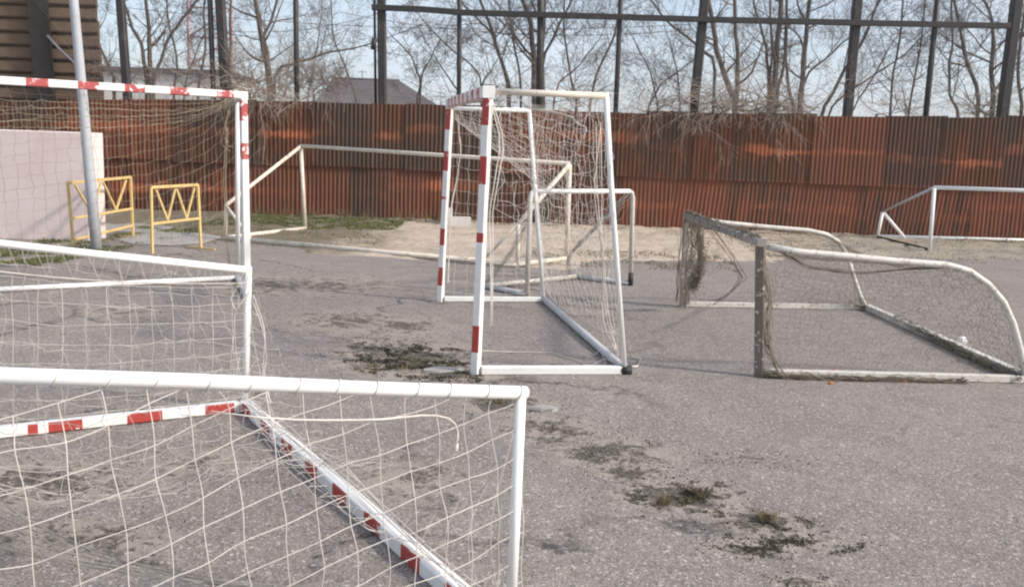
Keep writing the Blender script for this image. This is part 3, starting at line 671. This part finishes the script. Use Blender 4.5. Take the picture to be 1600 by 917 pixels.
# --- toppled goal in the foreground (lying on its mouth)
o2 = gp(383, 641); g2 = thing('goal', o2, 'toppled white goal lying on its striped mouth frame in the foreground', 'goal', 'red and white striped goals')
yaw = -1.0218; u2 = V((math.cos(yaw), math.sin(yaw), 0)); d_ = gp(672, 900) - o2; u2 = V((d_.x, d_.y, 0)).normalized()
pl = gp(0, 684) - o2; v2 = V((pl.x, pl.y, 0)).normalized()
Wd, Ht, td, bd = 3.08, 2.04, .864, 1.13
c1, c2 = o2, o2 + u2 * Wd; e1, e2 = c1 + v2 * Ht, c2 + v2 * Ht
n1 = snap(c1 + K * td, 388, 422); n2 = snap(c2 + K * (td - .005), 814, 613)
x1_ = snap(c1 + v2 * 1.36 + K * 1.02, 0, 380); r1 = n1 + (x1_ - n1) * (2.04 / (x1_ - n1).length)
x2_ = snap(c2 + v2 * 1.32 + K * 1.02, 0, 588); r2 = n2 + (x2_ - n2) * (2.04 / (x2_ - n2).length)
zc = K * .034
barobj('crossbar', c1 + zc, c2 + zc, .072, .066, ('white', 'red'), g2, per(.06, 9, .17, .375), redn=v2)
barobj('post', c1 + zc + v2 * .042, e1 + zc, .062, .058, ('white', 'red'), g2, [(.03, .2), (.44, .63), (.86, 1.03), (1.08, 1.13), (1.36, 1.56), (1.76, 1.96)], redn=u2)
barobj('post', c2 + zc + v2 * .042, e2 + zc, .062, .058, ('white', 'red'), g2, per(.05, 5, .19, .41))
tubeobj('depth_bar', [c1 + K * .03, n1 + K * .02], .021, 'tube', g2, 16); tubeobj('depth_bar', [c2 + K * .03, n2 + K * .016], .0175, 'tube', g2, 20)
tubeobj('rear_upright', [n1, n1.lerp(r1, .45) + K * -.004, r1], .0215, 'tube', g2, 16); tubeobj('rear_upright', [n2 + (n2 - r2).normalized() * .018, n2.lerp(r2, .25) + K * -.002, n2.lerp(r2, .5) + K * .003, r2], .0205, 'tube', g2, 20)
barobj('base_bar', e1 + K * .05, r1, .055, .055, ('white', 'red'), g2); barobj('base_bar', e2 + K * .05, r2, .055, .055, ('white', 'red'), g2); tubeobj('rear_bar', [r1, r2], .03, 'greytube', g2)
nb = MB()
def near_d(u, v): return .90 * (1.45 * v - .45) + .66 * u + .05 * math.sin(9 * u + 2) * u
def near2(u, v):     # u from the bare corner to the left; the net hangs askew, its rows dropping away from the corner
    t_, g_ = n2.lerp(r2, u), c2.lerp(e2, u); d_ = max(0.0, near_d(u, v)); h_ = max(.3, t_.z); f_ = min(1.0, d_ / h_)
    p_ = V((t_.x + (g_.x - t_.x) * f_, t_.y + (g_.y - t_.y) * f_, max(.012, t_.z - d_)))
    if d_ > h_: p_ = p_ - u2 * min(.5, d_ - h_)
    return p_ + v2 * (-.04 * f_ * math.sin(2.2 * u) - .05 * f_) + u2 * (.09 * math.sin(3.14 * f_) * math.sin(3.14 * u))
netmb(nb, near2, 20, 15, .0014, .009, 21, sides=5, loose=.004, keep=lambda u, v: near_d(u, v) > -.05)
def far2(u, v):
    p_ = bil(n1, r1, e1, c1)(u, v); return p_ + K * (-.06 * math.sin(3.14 * u) * (1 - v)) + u2 * (.20 * math.sin(3.14 * v) * math.sin(3.14 * min(1, u + .1)))
netmb(nb, far2, 18, 9, .0015, .007, 22, sides=4, loose=.004, keep=lambda u, v: v > .06)
# lacing that ties the net border to the far tube, and wraps round the near tube
bd_ = nb; N = 16; lp = []
for i in range(N * 2 + 1):
    u = i / (N * 2); lp.append(n1.lerp(r1, u) + K * .03 if i % 2 == 0 else far2(u, .09))
bd_.tube(lp, .0023, 4, False); bd_.tube([far2(i / 24, .09) for i in range(25)], .0034, 5, False)
tt = (r2 - n2).normalized(); sa = tt.cross(K).normalized(); sb = sa.cross(tt)
for i in range(18):
    cpt = n2.lerp(r2, (i + .12) / 17); cpt = cpt + tt * random.uniform(-.012, .012)
    bd_.tube([cpt + (sa * math.cos(a_ / 12 * 6.6) + sb * math.sin(a_ / 12 * 6.6)) * .0222 + tt * (a_ / 12 * .035 - .015) for a_ in range(13)], .0021, 4, False)
def back2(u, v):     # rear sheet sagging between the two raised uprights; u along width, v along the uprights
    return bil(n1, n2, r2, r1)(u, v) + K * (-(.66 + .1 * v) * math.sin(3.14 * u) ** 1.0 * (1 - .25 * math.sin(9 * v) * .3))
nk = MB(); netmb(nk, back2, 27, 17, .0017, .016, 23, sides=3, loose=.012, keep=lambda u, v: u < .74)
def top2(u, v):      # old roof panel fallen in a slack sheet on the crossbar
    p_ = bil(n1, n2, c2, c1)(u, v); sg = (.78 * math.sin(3.14 * u) ** .45) * (1 - v); return p_ + K * (-sg + .05 * v) + v2 * (.10 * math.sin(3.14 * v) + .12 * math.sin(3.14 * u) * (1 - v))
netmb(nb, top2, 20, 3, .0017, .014, 24, sides=4, loose=.010)
ropes(nb, [c1 + K * .09, c1.lerp(c2, .2) + K * .095, c1.lerp(c2, .5) + K * .10, c1.lerp(c2, .8) + K * .095, c2 + K * .09], 4, .020, .0024, 25, 4, 46)
ropes(nb, [n1 + V((.03, 0, -.15)), n1 + V((.09, -.02, -.4)), c1 + V((.12, 0, .25)), c1 + V((.17, -.08, .06))], 2, .012, .0035, 26, 4)
ropes(nb, [n1 + K * -.0, n1 + V((-.10, -.03, -.17)), n1 + V((-.06, -.05, -.24)), n1 + V((-.01, -.03, -.14))], 1, .004, .0045, 27, 4)
ropes(nb, [n2 + V((-.03, .0, -.03)), n2 + V((-.09, .02, -.12)), n2 + V((-.05, .02, -.24)), n2 + V((-.06, 0, -.45)), c2 + V((-.05, .02, .25))], 2, .012, .0032, 28, 4)
for i in range(9):
    z_ = .06 + i * .09; nb.tube([n1 + V((.02, 0, -z_ - .1)), n1 + V((.055 + .03 * (i / 9), -.02, -z_ - .115))], .0026, 4, False)
no_ = nb.build('net', M['cord'], g2); nk.build('sagging_net', M['cordgrey'], no_)  # the sagging sheet's greyer cord colour paints in its shade
fr = MB(); fb = lambda u: n2.lerp(r2, u) + K * -.08
fp = [(.62, 330, 642), (.52, 400, 653), (.46, 460, 656), (.4, 520, 657), (.33, 560, 655), (.27, 596, 657), (.22, 630, 651), (.17, 660, 648), (.13, 684, 648), (.10, 702, 652), (.09, 712, 661), (.08, 717, 673), (.08, 716, 685), (.08, 712, 694)]
fq = [snap(fb(a_), x_, y_) for a_, x_, y_ in fp]; fr.tube([fq[0]] + [(fq[k_ - 1] + fq[k_] * 2 + fq[k_ + 1]) / 4 for k_ in range(1, len(fq) - 1)] + [fq[-1]], [.0018, .0022, .003, .0034, .0036, .0036, .0036, .0034, .0034, .0032, .0032, .003, .003, .003], 6)
fr.tube([snap(fb(.08), 715, 692), snap(fb(.08), 712, 704)], [.0035, .008], 6); fr.build('frayed_rope', M['cord'], no_)
# cords hanging across behind, their shade put into a dark colour
dk = MB()
for i in range(13):
    a_ = back2(.12 + i * .05, .98); b_ = near2(max(0, .62 - i * .05), .45 + .03 * i)
    dk.tube([a_.lerp(b_, k_ / 8) + K * (-.10 * math.sin(3.14 * k_ / 8)) for k_ in range(9)], .0020, 3, False)
dk.build('shaded_net_cord', M['cordshade'], no_)

# --- standing goal at the left
f1_ = gp(386, 467); g3 = thing('goal', f1_, 'standing goal with peeling red and white crossbar at the left edge', 'goal', 'red and white striped goals')
t1_ = snap(f1_ + K * 2.04, 380, 149)
q0 = snap(f1_ + V((-1.9, -1.3, 2.04)), 0, 126); dirx = (q0 - t1_); flat = V((dirx.x, dirx.y, 0)).normalized()
t0_ = t1_ + dirx.normalized() * 3.08; f0_ = V((t0_.x, t0_.y, 0)) + (f1_ - V((t1_.x, t1_.y, 0)))
b1_ = gp(372, 438); dv = b1_ - f1_; b0_ = f0_ + (gp(0, 442) - b1_).normalized() * .0 + dv
d1_ = snap(t1_ + dv * .7, 371, 156); d0_ = t0_ + (d1_ - t1_)
L_ = (t1_ - f1_).length; s_ = L_ / 318
barobj('crossbar', t1_ + flat * -.035, t0_, .07, .07, ('white', 'red_worn'), g3, [(.14, .31), (.57, .75), (.98, 1.16), (1.38, 1.56), (1.80, 1.98), (2.22, 2.4), (2.63, 2.82)])
barobj('post', f1_, t1_ + K * -.035, .07, .07, ('white', 'red_worn'), g3, [(s_ * (467 - 188), s_ * (467 - 157)), (s_ * (467 - 247), s_ * (467 - 222))], up=flat)
barobj('post', f0_, t0_ + K * -.042, .082, .082, ('white', 'red_worn'), g3, per(.1, 5), up=flat)
for a_, b_ in ((t1_, d1_), (t0_, d0_)): tubeobj('top_bar', [a_ + K * -.02, b_], .026, 'tube', g3)
for a_, b_ in ((d1_, b1_), (d0_, b0_)): tubeobj('rear_upright', [a_, b_ + K * .02], .026, 'tube', g3)
for a_, b_ in ((f1_, b1_), (f0_, b0_)): barobj('base_bar', a_ + K * .03, b_ + K * .03, .055, .055, ('greytube', 'red'), g3)
tubeobj('rear_bar', [b1_ + K * .03, b0_ + K * .03], .028, 'tube', g3)
n3 = MB()
def back3(u, v):    # u from right to left; hung in swags from the right corner
    p_ = bil(d1_, d0_, b0_, b1_)(u, v); pull = math.exp(-u * 4.2)
    return p_ + K * (-.36 * (1 - pull) * (1 - v) * (1 - .5 * math.sin(3.14 * min(1, u))) + .62 * pull * math.sin(3.14 * v ** .8)) + dv * (.15 * math.sin(3.14 * u) * (1 - v))
netmb(n3, back3, 25, 16, .0021, .010, 33, loose=.008)
def top3(u, v):
    return bil(t1_, t0_, d0_, d1_)(u, v) + K * (-.36 * v * (1 - math.exp(-u * 5)) - .03)
netmb(n3, top3, 25, 6, .0023, .008, 34, loose=.006)
ropes(n3, [d1_ + V((-.1, 0, -.3)), d1_ + V((-.14, 0, -.9)), d1_ + V((-.12, 0, -1.4)), b1_ + V((-.1, 0, .2))], 2, .012, .004, 35)
ropes(n3, [d1_ + V((-.02, -.1, -.05)), d1_ + V((-.13, -.05, -.25)), d1_ + V((-.16, 0, -.45)), d1_ + V((-.1, 0, -.55))], 4, .03, .004, 36)
n3.build('net', M['cordtan'], g3)

# --- small white goal behind the central one
a0, a1 = gp(823, 464), gp(985, 446); ga = thing('goal', (a0 + a1) / 2, 'small white goal with rounded corners standing behind the central striped goal', 'goal')
ta0, ta1 = snap(a0 + K * 1.2, 829, 299), snap(a1 + K * 1.2, 989, 299); br0, br1 = gp(757, 451), gp(900, 436)
cr_ = .07
tubeobj('post', [a0, ta0 - (ta0 - a0).normalized() * cr_, ta0 + (ta1 - ta0).normalized() * cr_ * .3 - K * cr_ * .3, ta0 + (ta1 - ta0).normalized() * cr_], .028, 'old', ga)
tubeobj('post', [a1, ta1 - (ta1 - a1).normalized() * cr_, ta1 - (ta1 - ta0).normalized() * cr_ * .3 - K * cr_ * .3, ta1 - (ta1 - ta0).normalized() * cr_], .028, 'old', ga)
tubeobj('crossbar', [ta0 + (ta1 - ta0).normalized() * cr_, ta1 - (ta1 - ta0).normalized() * cr_], .027, 'tube', ga)
tubeobj('base_bar', [a0 + K * .03, br0 + K * .03], .03, 'greytube', ga); tubeobj('base_bar', [a1 + K * .03, br1 + K * .03], .03, 'greytube', ga); tubeobj('rear_bar', [br0 + K * .03, br1 + K * .03], .03, 'old', ga)  # grey on the two base bars puts their shade into the colour
q = MB(); q.tube([a1 + K * .0, a1 + K * .16], .033, 12); q.build('foot_cap', M['capblack'], ga)
na = MB(); mid_b = (br0 + br1) / 2
def neta(u, v):
    p_ = bil(ta0, ta1, br1, br0)(u, v); return p_ + K * (-.25 * math.sin(3.14 * u) * (1 - v) - .22 * math.sin(3.14 * v))
netmb(na, neta, 15, 11, .0024, .014, 41, loose=.012)
ropes(na, [ta1 + V((-.05, .05, -.04)), ta1.lerp(br1, .3) + V((-.22, 0, -.1)), ta1.lerp(br1, .75) + V((-.28, 0, .0)), br1 + V((-.1, 0, .05))], 16, .022, .0028, 42)
ropes(na, [ta0 + V((0, .05, -.3)), ta0.lerp(br0, .5) + V((.05, 0, -.15)), br0 + V((.02, 0, .06))], 12, .02, .0028, 43)
na.build('net', M['cordgrey'], ga)

# --- big cream goal by the fence, seen from behind
def five(name_l, fl, tl, fr_, tr, rl, rlt, rr_, rrt, lab, mat, pm):
    A, B = gp(*fl), gp(*fr_); C, D = gp(*rl), gp(*rr_); o = thing('goal', (A + B) / 2, lab, 'goal', 'low backed goals by the fence')
    TA, TB = snap(A + K * 1.5, *tl), snap(B + K * 1.5, *tr); TC, TD = snap(C + K * .57, *rlt), snap(D + K * .57, *rrt)
    for p_, t_, mm in ((A, TA, pm[0]), (B, TB, pm[1])): tubeobj('post', [p_, t_], .036, mm, o)
    tubeobj('crossbar', [TA + K * .01, TB + K * .01], .032, mat, o)
    for p_, t_, c_ in ((A, TA, TC), (B, TB, TD)): tubeobj('slanted_bar', [t_, c_], .032, mat, o)
    for p_, t_ in ((C, TC), (D, TD)): tubeobj('rear_post', [p_, t_], .028, mat, o)
    for p_, t_ in ((A, C), (B, D)): tubeobj('base_bar', [p_ + K * .05, t_ + K * .05], .035, mat, o)
    tubeobj('rear_bar', [C + K * .05, D + K * .05], .038, mat, o)
    ax = (D - C).normalized()
    for p_, t_, s2 in ((C, TC, 1), (D, TD, -1)): tubeobj('brace', [t_, p_ + ax * s2 * .55 + K * .05], .022, mat, o)
    return o
five('', (477, 361), (470, 229), (885, 409), (890, 257), (352, 376), (353, 321), (808, 419), (810, 350), 'big cream goal with sloping sides standing on the sand in front of the fence', 'cream', ('cream', 'cream'))
# --- the white one at the right edge
A = gp(1452, 397); C = gp(1370, 375); TA = snap(A + K * 1.25, 1460, 293); TC = snap(C + K * .57, 1379, 331)
gc = thing('goal', A, 'white goal with a sloping side bar cut off by the right edge beside the fence', 'goal', 'low backed goals by the fence')
ax = (gp(1600, 381) - C); ax = V((ax.x, ax.y, 0)).normalized(); axf = (at(1600, 298, A.y + .1) - TA).normalized()
Bc, Dc = A + V((axf.x, axf.y, 0)) * 5.2, C + ax * 5.2; TB, TD = Bc + (TA - A), Dc + (TC - C)
for p_, t_ in ((A, TA), (Bc, TB)): tubeobj('post', [p_, t_], .034, 'white', gc)
tubeobj('crossbar', [TA, TB], .036, 'white', gc)
for t_, c_ in ((TA, TC), (TB, TD)): tubeobj('slanted_bar', [t_, c_], .026, 'greytube', gc)
for p_, t_ in ((C, TC), (Dc, TD)): tubeobj('rear_post', [p_, t_], .036, 'white', gc)
for p_, t_ in ((A, C), (Bc, Dc)): tubeobj('base_bar', [p_ + K * .085, t_ + K * .075], .02, 'post', gc)
tubeobj('rear_bar', [C + K * .08, Dc + K * .08], .035, 'white', gc)
for p_, t_, s2 in ((C, TC, 1), (Dc, TD, -1)): tubeobj('brace', [t_, p_ + ax * s2 * .62 + K * .05], .034, 'white', gc)

# --- low weathered goal at the right with curved side tubes and a brown net
p0, p1 = gp(1186, 588), gp(1066, 479); gd = thing('goal', p0, 'low weathered goal with curved side tubes and a ragged brown net at the right', 'goal')
tp0, tp1 = snap(p0 + K * .97, 1188, 385), snap(p1 + K * .97, 1073, 342)
NP = [(1250, 394), (1300, 398), (1400, 408), (1480, 414), (1515, 424), (1545, 445), (1568, 472), (1583, 505), (1594, 545), (1604, 592)]
FP = [(1130, 348), (1200, 355), (1262, 360), (1290, 366), (1310, 378), (1324, 400), (1333, 430), (1343, 460), (1354, 483)]
q0_, q1_ = gp(1606, 598), gp(1353, 484)
cn = [at(x, y, p0.y + (q0_.y - p0.y) * (x - 1186) / 420) for x, y in NP]; cf = [at(x, y, p1.y + (q1_.y - p1.y) * (x - 1066) / 288) for x, y in FP]
barobj('post', p0, tp0, .068, .068, ('weather',), gd, up=V((.35, .94, 0))); barobj('post', p1, tp1, .06, .06, ('weather_pale',), gd, up=(p1 - p0))
barobj('crossbar', tp0 + K * .03 - (tp1 - tp0).normalized() * .04, tp1 + K * .03 + (tp1 - tp0).normalized() * .04, .066, .058, ('weather_pale',), gd)
tubeobj('side_tube', [tp0 + K * .01] + cn + [q0_ + K * .03], .025, 'old', gd); tubeobj('side_tube', [tp1 + K * .02] + cf + [q1_ + K * .03], .025, 'old', gd)
barobj('base_bar', p0 + K * .03, q0_ + K * .03, .06, .055, ('old',), gd); barobj('base_bar', p1 + K * .03, q1_ + K * .03, .06, .055, ('old',), gd)
barobj('rear_bar', q0_ + K * .035, q1_ + K * .035, .075, .065, ('old',), gd)
nd = MB(); hb = MB()
def path_at(ps, u):
    s_ = u * (len(ps) - 1); a_ = min(int(s_), len(ps) - 2); return ps[a_].lerp(ps[a_ + 1], s_ - a_)
Nn, Ff = [tp0] + cn, [tp1] + cf
def sd0(u, v):
    t_ = path_at(Nn, u); g_ = V((t_.x, t_.y, .05)); g_ = p0.lerp(q0_, min(1, u * 1.02)) + K * .05; return t_.lerp(g_, v) + V((0, .06 * math.sin(3.14 * v), -.08 * math.sin(6.28 * u) * (1 - v)))
netmb(nd, sd0, 44, 21, .0010, .010, 51, loose=.01)
def sd1(u, v):
    t_ = path_at(Ff, u); g_ = p1.lerp(q1_, u) + K * .05; return t_.lerp(g_, v) + V((0, -.08 * math.sin(3.14 * v), -.14 * math.sin(3.14 * u) * (1 - v)))
netmb(nd, sd1, 38, 19, .0012, .014, 52, loose=.012, keep=lambda u, v: not (.12 < u < .30 and .15 < v < .8))
def rf_(u, v):
    return path_at(Nn, u).lerp(path_at(Ff, u), v) + K * (-.16 * math.sin(3.14 * v) * (1 - .7 * u))
netmb(nd, rf_, 38, 50, .0010, .012, 53, loose=.01, keep=lambda u, v: u > .1)
ropes(hb, [tp1 + V((.02, -.1, 0)), tp1 + V((.06, -.15, -.25)), p1 + V((.04, -.12, .4)), p1 + V((.02, -.1, .03))], 24, .032, .0022, 54, 3, 30, 12)
ropes(hb, [tp1.lerp(tp0, .18) + V((.02, 0, -.02)), tp1.lerp(tp0, .2) + V((.05, 0, -.25)), tp1.lerp(tp0, .19) + V((.05, 0, -.52)), tp1.lerp(tp0, .12) + V((.04, 0, -.7))], 44, .035, .0024, 55, 3, 30, 12)
ropes(hb, [tp1 + V((-.05, -.05, .03)), tp1 + V((-.06, -.05, -.4)), p1 + V((-.07, -.05, .05))], 9, .018, .0024, 56)
ropes(hb, [tp1.lerp(tp0, .3) + K * .03, tp1.lerp(tp0, .62) + V((.08, 0, -.18)), tp1.lerp(tp0, .7) + V((.12, 0, -.35)), tp1.lerp(tp0, .4) + V((.2, 0, -.62)), p1 + V((.3, -.1, .06))], 5, .02, .003, 57)
ropes(hb, [tp0 + K * -.02, tp0.lerp(p0, .4) + V((.07, -.02, 0)), tp0.lerp(p0, .75) + V((.05, -.02, 0)), p0 + V((.15, -.05, .04))], 14, .018, .003, 58)
ropes(hb, [p0 + V((.02, -.05, .04)), p0.lerp(q0_, .15) + V((0, -.075, .02)), p0.lerp(q0_, .4) + V((0, -.075, .016)), p0.lerp(q0_, .75) + V((0, -.07, .012))], 30, .015, .0030, 59, 3, 60, 26)
ropes(hb, [tp0 + V((.05, 0, .02)), path_at(Nn, .12) + K * -.10, path_at(Nn, .25) + K * -.12, path_at(Nn, .4) + K * -.02], 5, .012, .003, 60)
ropes(hb, [tp1 + K * .07, path_at([tp1, tp0], .25) + K * .06, path_at([tp1, tp0], .7) + K * .05, tp0 + K * .05], 22, .018, .0026, 61, 3, 60, 30)
ropes(hb, [q1_.lerp(q0_, .25) + K * .05, q1_.lerp(q0_, .6) + V((-.05, -.04, .04)), q0_ + V((-.1, -.05, .05))], 26, .022, .0028, 62, 3, 60, 20)
wr = hb
for i in range(26):
    cpt = tp1.lerp(tp0, .03 + i / 30) + K * .035; a_ = random.uniform(.045, .07)
    ropes(wr, [cpt + V((-.05, 0, -.03)), cpt + V((-.02, .02, a_)), cpt + V((.05, .03, .0)), cpt + V((.07, .0, -.08))], 2, .012, .0028, 100 + i, 3, 8)
nn_ = nd.build('net', M['cordbrown'], gd); hb.build('bunched_net', M['cordbrown'], nn_)

# ------------------------------------------------------------------ ground litter, moss, grass
def blades(mb, P, h, w, rr, lean=.6):
    d = V((rr.gauss(0, lean), rr.gauss(0, lean), 1)).normalized(); s_ = V((rr.gauss(0, 1), rr.gauss(0, 1), 0)).normalized() * w
    mid = P + d * h * .55 + V((0, 0, h * .05)); i = mb.ring([P - s_, P + s_, mid + s_ * .7, mid - s_ * .7, P + d * h + V((d.x, d.y, -.3)) * h * .4])
    mb.face([i[0], i[1], i[2], i[3]]); mb.face([i[3], i[2], i[4]])
def patch(name, spots, n, h, w, mat, label, cat, seed, zf=lambda x, y: 0):
    rr = random.Random(seed); b = MB()
    tot = sum(s_[2] * s_[3] for s_ in spots)
    for (px, py, rx, ry) in spots:
        g = gp(px, py)
        for k in range(int(n * rx * ry / tot)):
            a_ = rr.random() * 6.283; q_ = rr.random() ** .6; x, y = g.x + rx * q_ * math.cos(a_), g.y + ry * q_ * math.sin(a_)
            if mnoise.noise(V((x * 6, y * 6, seed))) + .8 * mnoise.noise(V((x * 21, y * 21, seed))) < .12 + .35 * (q_ - .4): continue
            blades(b, V((x, y, zf(x, y) - .003)), h * rr.uniform(.4, 1.2), w * rr.uniform(.6, 1.4), rr)
    o = b.build(name, M[mat]); tag(o, label, cat, kind='stuff'); return o
patch('moss', [(640, 560, .5, .6), (600, 545, .3, .3), (690, 582, .4, .35)], 16000, .016, .006, 'moss', 'dark moss and weeds in the broken asphalt left of the central goal', 'moss', 1)
patch('moss', [(785, 628, .25, .2), (860, 668, .3, .2), (985, 737, .16, .10), (940, 705, .45, .3)], 5000, .010, .003, 'moss', 'dark moss along the seam beside the corner of the toppled goal', 'moss', 2)
patch('moss', [(1070, 772, .34, .24), (1190, 815, .24, .12), (1165, 858, .16, .08), (1240, 845, .3, .14)], 16000, .013, .003, 'moss', 'dark moss clumps on the open asphalt at the lower right', 'moss', 3)
patch('weeds', [(1088, 770, .09, .10), (1195, 815, .18, .07), (985, 736, .08, .05), (1040, 785, .14, .06)], 4200, .05, .0018, 'drygrass', 'small dry weeds sprouting from the moss at the lower right', 'weeds', 4)
patch('weeds', [(610, 575, .3, .2), (660, 565, .25, .2), (780, 630, .12, .1)], 1500, .035, .004, 'drygrass', 'small dry weeds in the broken asphalt left of the central goal', 'weeds', 5)
sz = lambda x, y: max(0, sand_z(x, y))
def band(name, spots, n, h, w, mat, label, seed):
    rr = random.Random(seed); b = MB()
    for (x0, x1, y0, y1, wt) in spots:
        for k in range(int(n * wt)):
            x, y = rr.uniform(x0, x1), rr.uniform(y0, y1)
            if mnoise.noise(V((x * 1.6, y * 1.6, seed))) + .6 * mnoise.noise(V((x * 5, y * 5, seed))) < -.02: continue
            blades(b, V((x, y, sz(x, y) - .005)), h * rr.uniform(.4, 1.3), w * rr.uniform(.6, 1.4), rr)
    tag(b.build(name, M[mat]), label, 'grass', kind='stuff')
band('grass', [(-5.8, -2.2, 17.2, 20.0, 1.6), (-7.2, -5.6, 12.6, 14.5, .25), (-8.6, -5.7, 11.4, 13.1, .8), (-6.6, -5.4, 14.6, 16.5, .25)], 14000, .06, .006, 'grass', 'short green grass by the fence foot and round the plastered wall', 11)
band('dry_grass', [(-6.5, -2.2, 14.3, 19.5, .8), (-2.5, 3, 19.2, 20.1, .35), (.3, 3.4, 13.2, 15.2, .5), (3, 12, 15.6, 20, .6), (4, 13, 19.5, 20.1, .25)], 9000, .05, .005, 'drygrass', 'dry grass and dead stalks on the sandy strip along the fence', 12)
band('dry_grass', [(-5.9, -1.0, 19.75, 20.08, .5), (-1.0, 13, 19.8, 20.08, .4)], 1600, .30, .004, 'drygrass', 'tall dry stalks at the foot of the rusty fence', 13)
def lump(name, P, sx, sy, sz_, mat, label, cat, seed, rot=0, n=7):
    rr = random.Random(seed); b = MB(); rings = []
    for j in range(4):
        k_ = (1.0, 1.03, .92, .6)[j]; z = sz_ * (-.2, .3, .8, 1.0)[j]
        rings.append(b.ring([P + Matrix.Rotation(rot, 3, 'Z') @ V((sx * k_ * math.cos(6.283 * i / n) * rr.uniform(.8, 1.15), sy * k_ * math.sin(6.283 * i / n) * rr.uniform(.8, 1.15), z)) for i in range(n)]))
    b.loft(rings, None, False); o = b.build(name, M[mat], None, P); return tag(o, label, cat)
lump('concrete_chunk', gp(850, 641), .09, .05, .03, 'concrete', 'flat pale concrete chunk beside the corner of the toppled goal', 'rubble', 1)
lump('concrete_slab', gp(690, 579), .15, .08, .018, 'concrete', 'flat pale slab of broken paving in the moss left of the central goal', 'rubble', 2, .3)
lump('concrete_slab', gp(270, 372), .75, 1.1, .03, 'concrete', 'cracked concrete slab behind the clear standing yellow barrier', 'rubble', 3, .2, 9)
lump('concrete_slab', gp(195, 355), .9, 1.1, .03, 'concrete', 'pale concrete slab behind the barrier hidden by the grey pole', 'rubble', 4, .5, 9)
lump('litter', gp(1503, 536), .045, .03, .06, 'litter', 'scrap of white litter inside the low weathered goal', 'litter', 5)
for i, (x, y, l_) in enumerate([(1301, 580, 'small orange leaf inside the low weathered goal near its post'), (1298, 600, 'small orange leaf caught under the bunched net of the low weathered goal'), (1414, 597, 'small orange leaf against the middle of the base bar')]):
    lump('dry_leaf', gp(x, y), .022, .016, .018, 'leaf', l_, 'leaf', 20 + i)
bp = gp(714, 357); bp.z = sz(bp.x, bp.y)
q = MB(); q.box((-.27, -.12, -.02), (.27, .12, .17), Matrix.Translation(bp) @ Matrix.Rotation(.15, 4, 'Z')); o = q.build('white_block', M['brick'], None, bp); tag(o, 'white concrete block lying at the fence foot behind the central goal', 'block')
bp2 = gp(700, 352); bp2.z = sz(bp2.x, bp2.y)
q = MB(); q.box((-.07, -.1, -.02), (.07, .1, .30), Matrix.Translation(bp2) @ Matrix.Rotation(.3, 4, 'Z')); o = q.build('white_block', M['brick'], None, bp2); tag(o, 'small white block standing on end at the fence foot', 'block')

# loose grit on the asphalt and crumbs of soil by the broken seam
rr = random.Random(77)
for (nm, mt, n_, mn, mx_, lab, spots) in (('grit', 'concrete', 2600, .003, .008, 'loose pale grit scattered over the asphalt', None), ('soil_crumbs', 'moss', 2600, .0015, .0065, 'dark crumbs of soil and rotten leaves along the broken seam', 1)):
    b = MB()
    for k in range(n_):
        if spots:
            px, py, rx, ry, _ = rr.choice(STAINS); g = gp(px, py); a_ = rr.random() * 6.283; q_ = rr.random() ** .5; x, y = g.x + rx * q_ * math.cos(a_), g.y + ry * q_ * math.sin(a_)
        else:
            y = 2.2 + 9 * rr.random() ** 1.6; x = rr.uniform(-.62, .62) * y
        r_ = rr.uniform(mn, mx_) * (1 + y * .04); P = V((x, y, 0)); ang = rr.random() * 6.28
        c_ = [P + V((r_ * math.cos(ang + t_ * 2.094) * rr.uniform(.6, 1.2), r_ * math.sin(ang + t_ * 2.094) * rr.uniform(.6, 1.2), -.001)) for t_ in range(3)]
        i = b.ring(c_ + [c_[0].lerp(P, .4) + V((0, 0, r_ * .8)), c_[1].lerp(P, .45) + V((0, 0, r_ * .6)), c_[2].lerp(P, .4) + V((0, 0, r_ * .7))])
        for f_ in ((0, 1, 4, 3), (1, 2, 5, 4), (2, 0, 3, 5), (3, 4, 5)): b.face([i[q_] for q_ in f_])
    tag(b.build(nm, M[mt]), lab, 'grit', kind='stuff')
